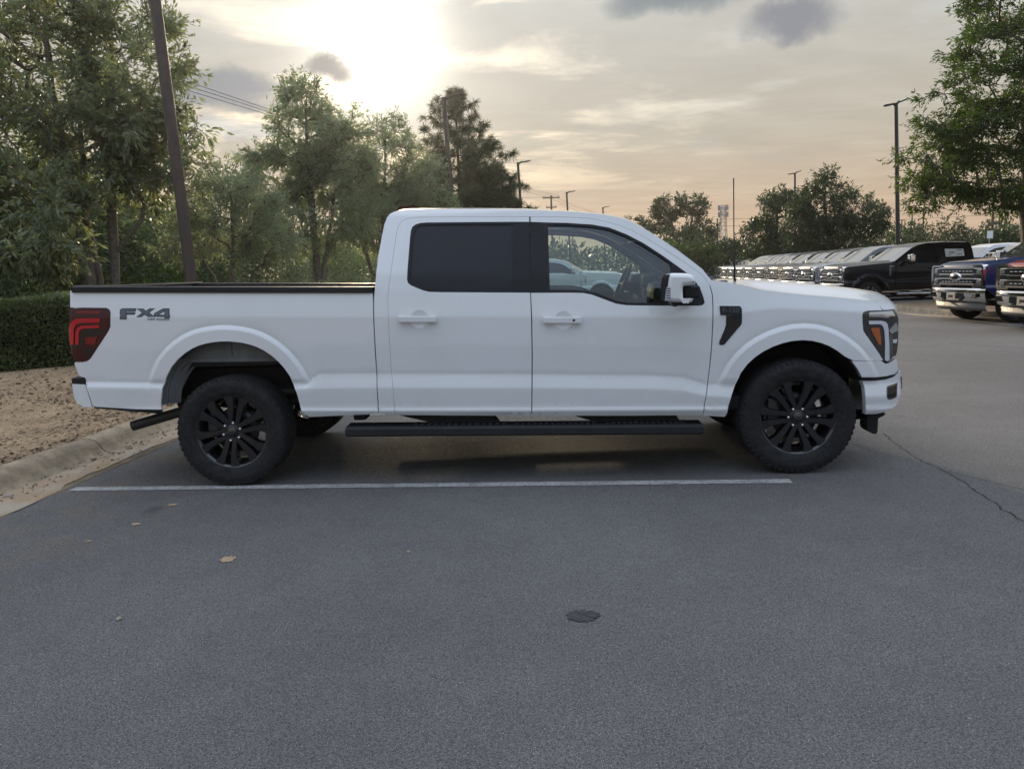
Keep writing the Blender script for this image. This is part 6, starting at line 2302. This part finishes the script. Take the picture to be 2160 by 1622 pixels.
for k, (x, y, r, h, lb) in enumerate(hz_):
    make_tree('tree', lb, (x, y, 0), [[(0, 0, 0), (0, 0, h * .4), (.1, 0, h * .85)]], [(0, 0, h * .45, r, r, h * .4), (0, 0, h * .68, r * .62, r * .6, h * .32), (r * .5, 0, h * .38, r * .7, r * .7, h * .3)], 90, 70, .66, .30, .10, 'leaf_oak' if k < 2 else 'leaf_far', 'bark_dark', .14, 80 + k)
bx = []
for i in range(70):
    x = -10 + i * 1.9
    y = 105 + 22 * math.sin(i * .7) + (0 if i > 12 else 10)
    h = rb_.uniform(4.0, 6.2)
    bx.append((x, y, h * .48, 3.2, 2.6, h * .55))
for i in range(44):                                # and on round the lot to the right
    h = rb_.uniform(4.0, 6.5)
    bx.append((112 + 6 * math.sin(i * 1.3), 112 - i * 3.6, h * .48, 2.8, 3.0, h * .55))
for i in range(18):                                # the same belt beyond the white trucks
    p = lot(-1 + i * 1.0, 62 + 5 * math.sin(i * 1.7) + i)
    h = rb_.uniform(3.2, 4.6)
    bx.append((p[0], p[1], h * .48, 1.9, 1.8, h * .55))
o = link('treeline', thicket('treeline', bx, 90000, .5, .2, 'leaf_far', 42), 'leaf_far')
o['kind'] = 'stuff'

# ---------------------------------------------------------------- poles, lamps, wires
def lamp_post(label, base, top, r, heads, mat='pole_dark', r_top=None, group=None):
    """heads: list of (dx, dy, dz, length, width)"""
    b, tp = Vector(base), Vector(top)
    t = thing('street_lamp', label, 'lamp post', base, 0, group)
    d = tp - b
    m = MB()
    m.tube([(0, 0, 0), d * .5, d], [r, (r + (r_top or r * .8)) / 2, r_top or r * .8], 14)
    m.build('pole', mat, t)
    m = MB()
    m.lathe([(r * 1.9, 0), (r * 1.9, .05), (r * 1.3, .12), (r * 1.02, .16)], 14, axis='Z')
    m.build('base_cover', mat, t)
    for (dx, dy, dz, ln, wd) in heads:
        m = MB()
        v = Vector((dx, dy, dz)).normalized()
        s = Vector((-v.y, v.x, 0)).normalized()
        u = v.cross(s) * -1
        a = d + v * .05
        e = d + v * ln
        k0 = d + v * (ln * .35)
        m.tube([d - Vector((0, 0, .18)), d - Vector((0, 0, .05)) + v * ln * .12, k0], r * .55, 8)
        rows = []
        for f, ww, hh in ((.30, .3, .05), (.42, .8, .055), (.75, 1.0, .055), (.97, .9, .03), (1.0, .7, .012)):
            c = d + v * ln * f
            rows.append([c + s * wd / 2 * ww + u * hh, c + s * wd / 2 * ww, c - s * wd / 2 * ww, c - s * wd / 2 * ww + u * hh])
        m.grid(rows, smooth=False, close=True)
        for rw in (rows[0], rows[-1]):
            m.add(rw, [(0, 1, 2, 3)])
        h = m.build('lamp_head', mat, t)
        m = MB()
        c = d + v * ln * .72
        m.add([c + s * wd * .35 + v * ln * .2 - u * .004, c - s * wd * .35 + v * ln * .2 - u * .004, c - s * wd * .35 - v * ln * .2 - u * .004, c + s * wd * .35 - v * ln * .2 - u * .004], [(0, 1, 2, 3)])
        m.build('lens', 'lamp_chrome', h)
    return t


lamp_post('brown round lamp post leaning through the trees at the left', (-5.82, 14.0, .1), (-6.22, 14.0, 8.9), .105, [(1, 0, .05, .9, .3)], 'pole_brown', .098)
lamp_post('brown lamp post with one arm in front of the tall pine', (-1.98, 30.0, .1), (-2.29, 30.0, 8.35), .11, [(1, .1, .14, .78, .3)], 'pole_brown', .085)
lamp_post('single-arm lamp post right of the tall pine', (.95, 42.0, .1), (.70, 42.0, 7.5), .085, [(1, .1, .14, .72, .26)], 'pole_dark', group=None)
lamp_post('smaller single-arm lamp post right of the utility pole', (5.0, 60.0, .1), (4.75, 60.0, 7.65), .085, [(1, .1, .14, .72, .26)], 'pole_dark')
lamp_post('farthest single-arm lamp post just above the cab roof line', (10.3, 80.0, .1), (10.1, 80.0, 8.0), .085, [(1, .1, .14, .75, .26)], 'pole_dark')
lamp_post('tall double-headed lamp post behind the black truck', (17.62, 34.0, 0), (17.28, 34.0, 8.35), .10, [(.8, .3, .33, .55, .32), (-.95, .3, -.12, .5, .32)], 'pole_dark')
lamp_post('double-headed lamp post poking out of the rounded trees', (23.6, 62.0, 0), (23.45, 62.0, 8.75), .09, [(.8, .3, .33, .6, .3), (-.95, .3, -.12, .55, .3)], 'pole_dark')
for k, (x, y, zt) in enumerate([(52.0, 100, 6.6), (48.0, 90, 6.9), (46.6, 85, 7.1)]):
    lamp_post(['thin distant lamp post, left of three right of the tall double-headed one', 'thin distant lamp post, middle of three right of the tall double-headed one', 'thin distant lamp post, right of three under the oak'][k],
              (x, y, 0), (x, y, zt), .09, [(.9, .2, .1, .5, .25), (-.9, .2, .1, .5, .25)], 'pole_dark')


def utility_pole(label, base, h, arms=True):
    t = thing('utility_pole', label, 'utility pole', base)
    m = MB()
    m.tube([(0, 0, -.1), (0, 0, h * .5), (0, 0, h)], [.15, .13, .10], 10)
    m.build('pole', 'wood_pole', t)
    if arms:
        for z in (h - .25, h - 1.3):
            m = MB()
            m.box((0, .1, z), (1.9 if z > h - 1 else 1.2, .10, .12), .01, rot=Matrix.Rotation(-LOT, 3, 'Z'))
            a = m.build('crossarm', 'wood_pole', t)
            for x in (-.85, 0, .85) if z > h - 1 else (-.5, .5):
                m = MB()
                m.lathe([(.02, z + .06), (.05, z + .10), (.03, z + .14), (.05, z + .18), (.02, z + .22)], 8, axis='Z', c=(x, .1, 0))
                m.build('insulator', 'galvanised', a)
    return t


utility_pole('wooden utility pole with crossarms above the cab roof', (5.0, 85, 0), 9.9)
utility_pole('distant utility pole left of the cell tower', (33.2, 120, 0), 8.9, False)
utility_pole('grey utility pole behind the oak at the right', (51.2, 80, 0), 7.6)


def wire(label, a, b, sag, r=.014):
    a, b = Vector(a), Vector(b)
    pts = [a + (b - a) * i / 24 - Vector((0, 0, sag * 4 * (i / 24) * (1 - i / 24))) for i in range(25)]
    m = MB()
    m.tube(pts, r, 5, cap=False)
    tag(m.build('power_wire', 'wire_dark'), label, 'power line', 'power wires strung along the tree belt')


for k, (dx, zz_, lb) in enumerate([(-.85, 9.85, 'thin black power wire above the trees, highest of the three at left'), (0, 9.85, 'thin black power wire, middle of the three crossing the dark cloud'), (.85, 9.85, 'thin black power wire, lowest of the three crossing the dark cloud')]):
    wire(lb, (-16.2 + dx * .5, 20, 9.62 - k * .42 + .3), (5.0 + dx, 85, zz_), .30)
    wire(['upper wire running right from the utility pole', 'middle wire running right from the utility pole', 'lower wire running right from the utility pole'][k], (5.0 + dx, 85, zz_ - (.9 if k == 2 else 0)), (33.2 + dx, 150, 9.4 - k * .7), .8)
for k in range(2):
    wire(['upper thin wire left of the utility pole by the lamp post', 'lower thin wire left of the utility pole by the lamp post'][k], (5.0, 85.1, 9.75 - k * 1.7), (-14, 88, 10.5 - k * 1.5), .15)
    wire(['upper distant wire under the oak at right', 'lower distant wire under the oak at right'][k], (33.2, 120, 8.7 - k), (80, 100, 8.8 - k * 1.4), .4, .02)
# cell tower
K_ = .62
t = thing('cell_tower', 'lattice cell tower with antenna panels rising over distant trees', 'cell tower', (45.5, 160, 0))
m = MB()
for sx, sy in ((-1, -1), (1, -1), (1, 1), (-1, 1)):
    m.tube([(sx * .9, sy * .9, 0), (sx * .45, sy * .45, 13.6)], .07, 5)
m.build('legs', 'galvanised', t)
m = MB()
for i in range(9):
    z0, z1 = i * 1.5, (i + 1) * 1.5
    w0, w1 = .9 - .45 * z0 / 13.6, .9 - .45 * z1 / 13.6
    for s in (-1, 1):
        m.tube([(-w0, s * w0, z0), (w1, s * w1, z1)], .045, 4)
        m.tube([(s * w0, w0, z0), (s * w1, -w1, z1)], .045, 4)
        m.tube([(-w1, s * w1, z1), (w1, s * w1, z1)], .045, 4)
m.build('bracing', 'galvanised', t)
for z in (12.0, 13.4):
    for a in range(3):
        an = a * 2.09 + .4
        ca, sa = math.cos(an), math.sin(an)
        m = MB()
        m.tube([(1.3 * K_ * ca - .9 * K_ * sa, 1.3 * K_ * sa + .9 * K_ * ca, z), (1.3 * K_ * ca + .9 * K_ * sa, 1.3 * K_ * sa - .9 * K_ * ca, z)], .06, 5)
        pf = m.build('antenna_mount', 'galvanised', t)
        for q in (-.8, -.27, .27, .8):
            m = MB()
            m.box((1.4 * K_ * ca - q * K_ * sa, 1.4 * K_ * sa + q * K_ * ca, z + .1), (.12, .16, 1.1), .02, rot=Matrix.Rotation(an, 3, 'Z'))
            m.build('antenna_panel', 'galvanised', pf)
# small sign by the far hedge
t = thing('road_sign', 'small white sign on a post above the distant trucks at right', 'sign', (38.2, 60, 0))
m = MB()
m.tube([(0, 0, 0), (0, 0, 3.5)], .04, 6)
m.build('post', 'galvanised', t)
m = MB()
m.box((0, -.05, 3.2), (.45, .03, .6), .005)
m.build('sign_panel', 'sticker_white', t)

# ---------------------------------------------------------------- stones and spots on the ground
def stone(label, p, r, seed, name='stone'):
    rr = np.random.default_rng(seed)
    bm = bmesh.new()
    bmesh.ops.create_icosphere(bm, subdivisions=2, radius=1)
    for v in bm.verts:
        k = 1 + rr.uniform(-.16, .16)
        v.co = Vector((v.co.x * r * k * 1.25, v.co.y * r * k, v.co.z * r * k * .62))
    me = bpy.data.meshes.new(name)
    bm.to_mesh(me)
    bm.free()
    o = link(name, me, 'stone', loc=(p[0], p[1], p[2] + r * .45))
    o.rotation_euler = (0, 0, seed)
    tag(o, label, 'stone')


stone('flat brown stone lying in the gutter at the left edge', (-3.80, 5.46, 0), .028, 1)
stone('smaller brown stone beside the flat one in the gutter at left', (-3.865, 5.42, 0), .022, 2)
stone('broken grey stone wedged at the open kerb joint', (-4.00, 6.66, .01), .040, 3)
stone('small tan stone in the gutter right of the kerb joint', (-3.79, 6.60, 0), .022, 4)
stone('pebble on the asphalt near the bottom of the picture at left', (-1.87, 3.33, 0), .013, 5)


def spot(name, pts, mat, z=.0045):
    me = bpy.data.meshes.new(name)
    me.from_pydata([(x, y, z) for x, y in pts], [], [tuple(range(len(pts)))])
    tag(link(name, me, mat), kind='structure')


def blob(cx, cy, rx, ry, seed, n=22):
    rr = random.Random(seed)
    return [(cx + rx * math.cos(6.283 * i / n) * rr.uniform(.75, 1.15), cy + ry * math.sin(6.283 * i / n) * rr.uniform(.75, 1.15)) for i in range(n)]


spot('sand_patch', blob(-1.63, 4.04, .045, .05, 1), 'sand')
spot('tar_patch', blob(.28, 3.20, .075, .06, 2, 50), 'tar_dark')
for k, (x, y, r) in enumerate([(-2.42, 5.12, .035), (-2.48, 4.72, .03), (-2.62, 4.42, .02), (-.62, 4.06, .015)]):
    spot('sand_patch', blob(x, y, r, r * .8, 5 + k, 14), 'sand')
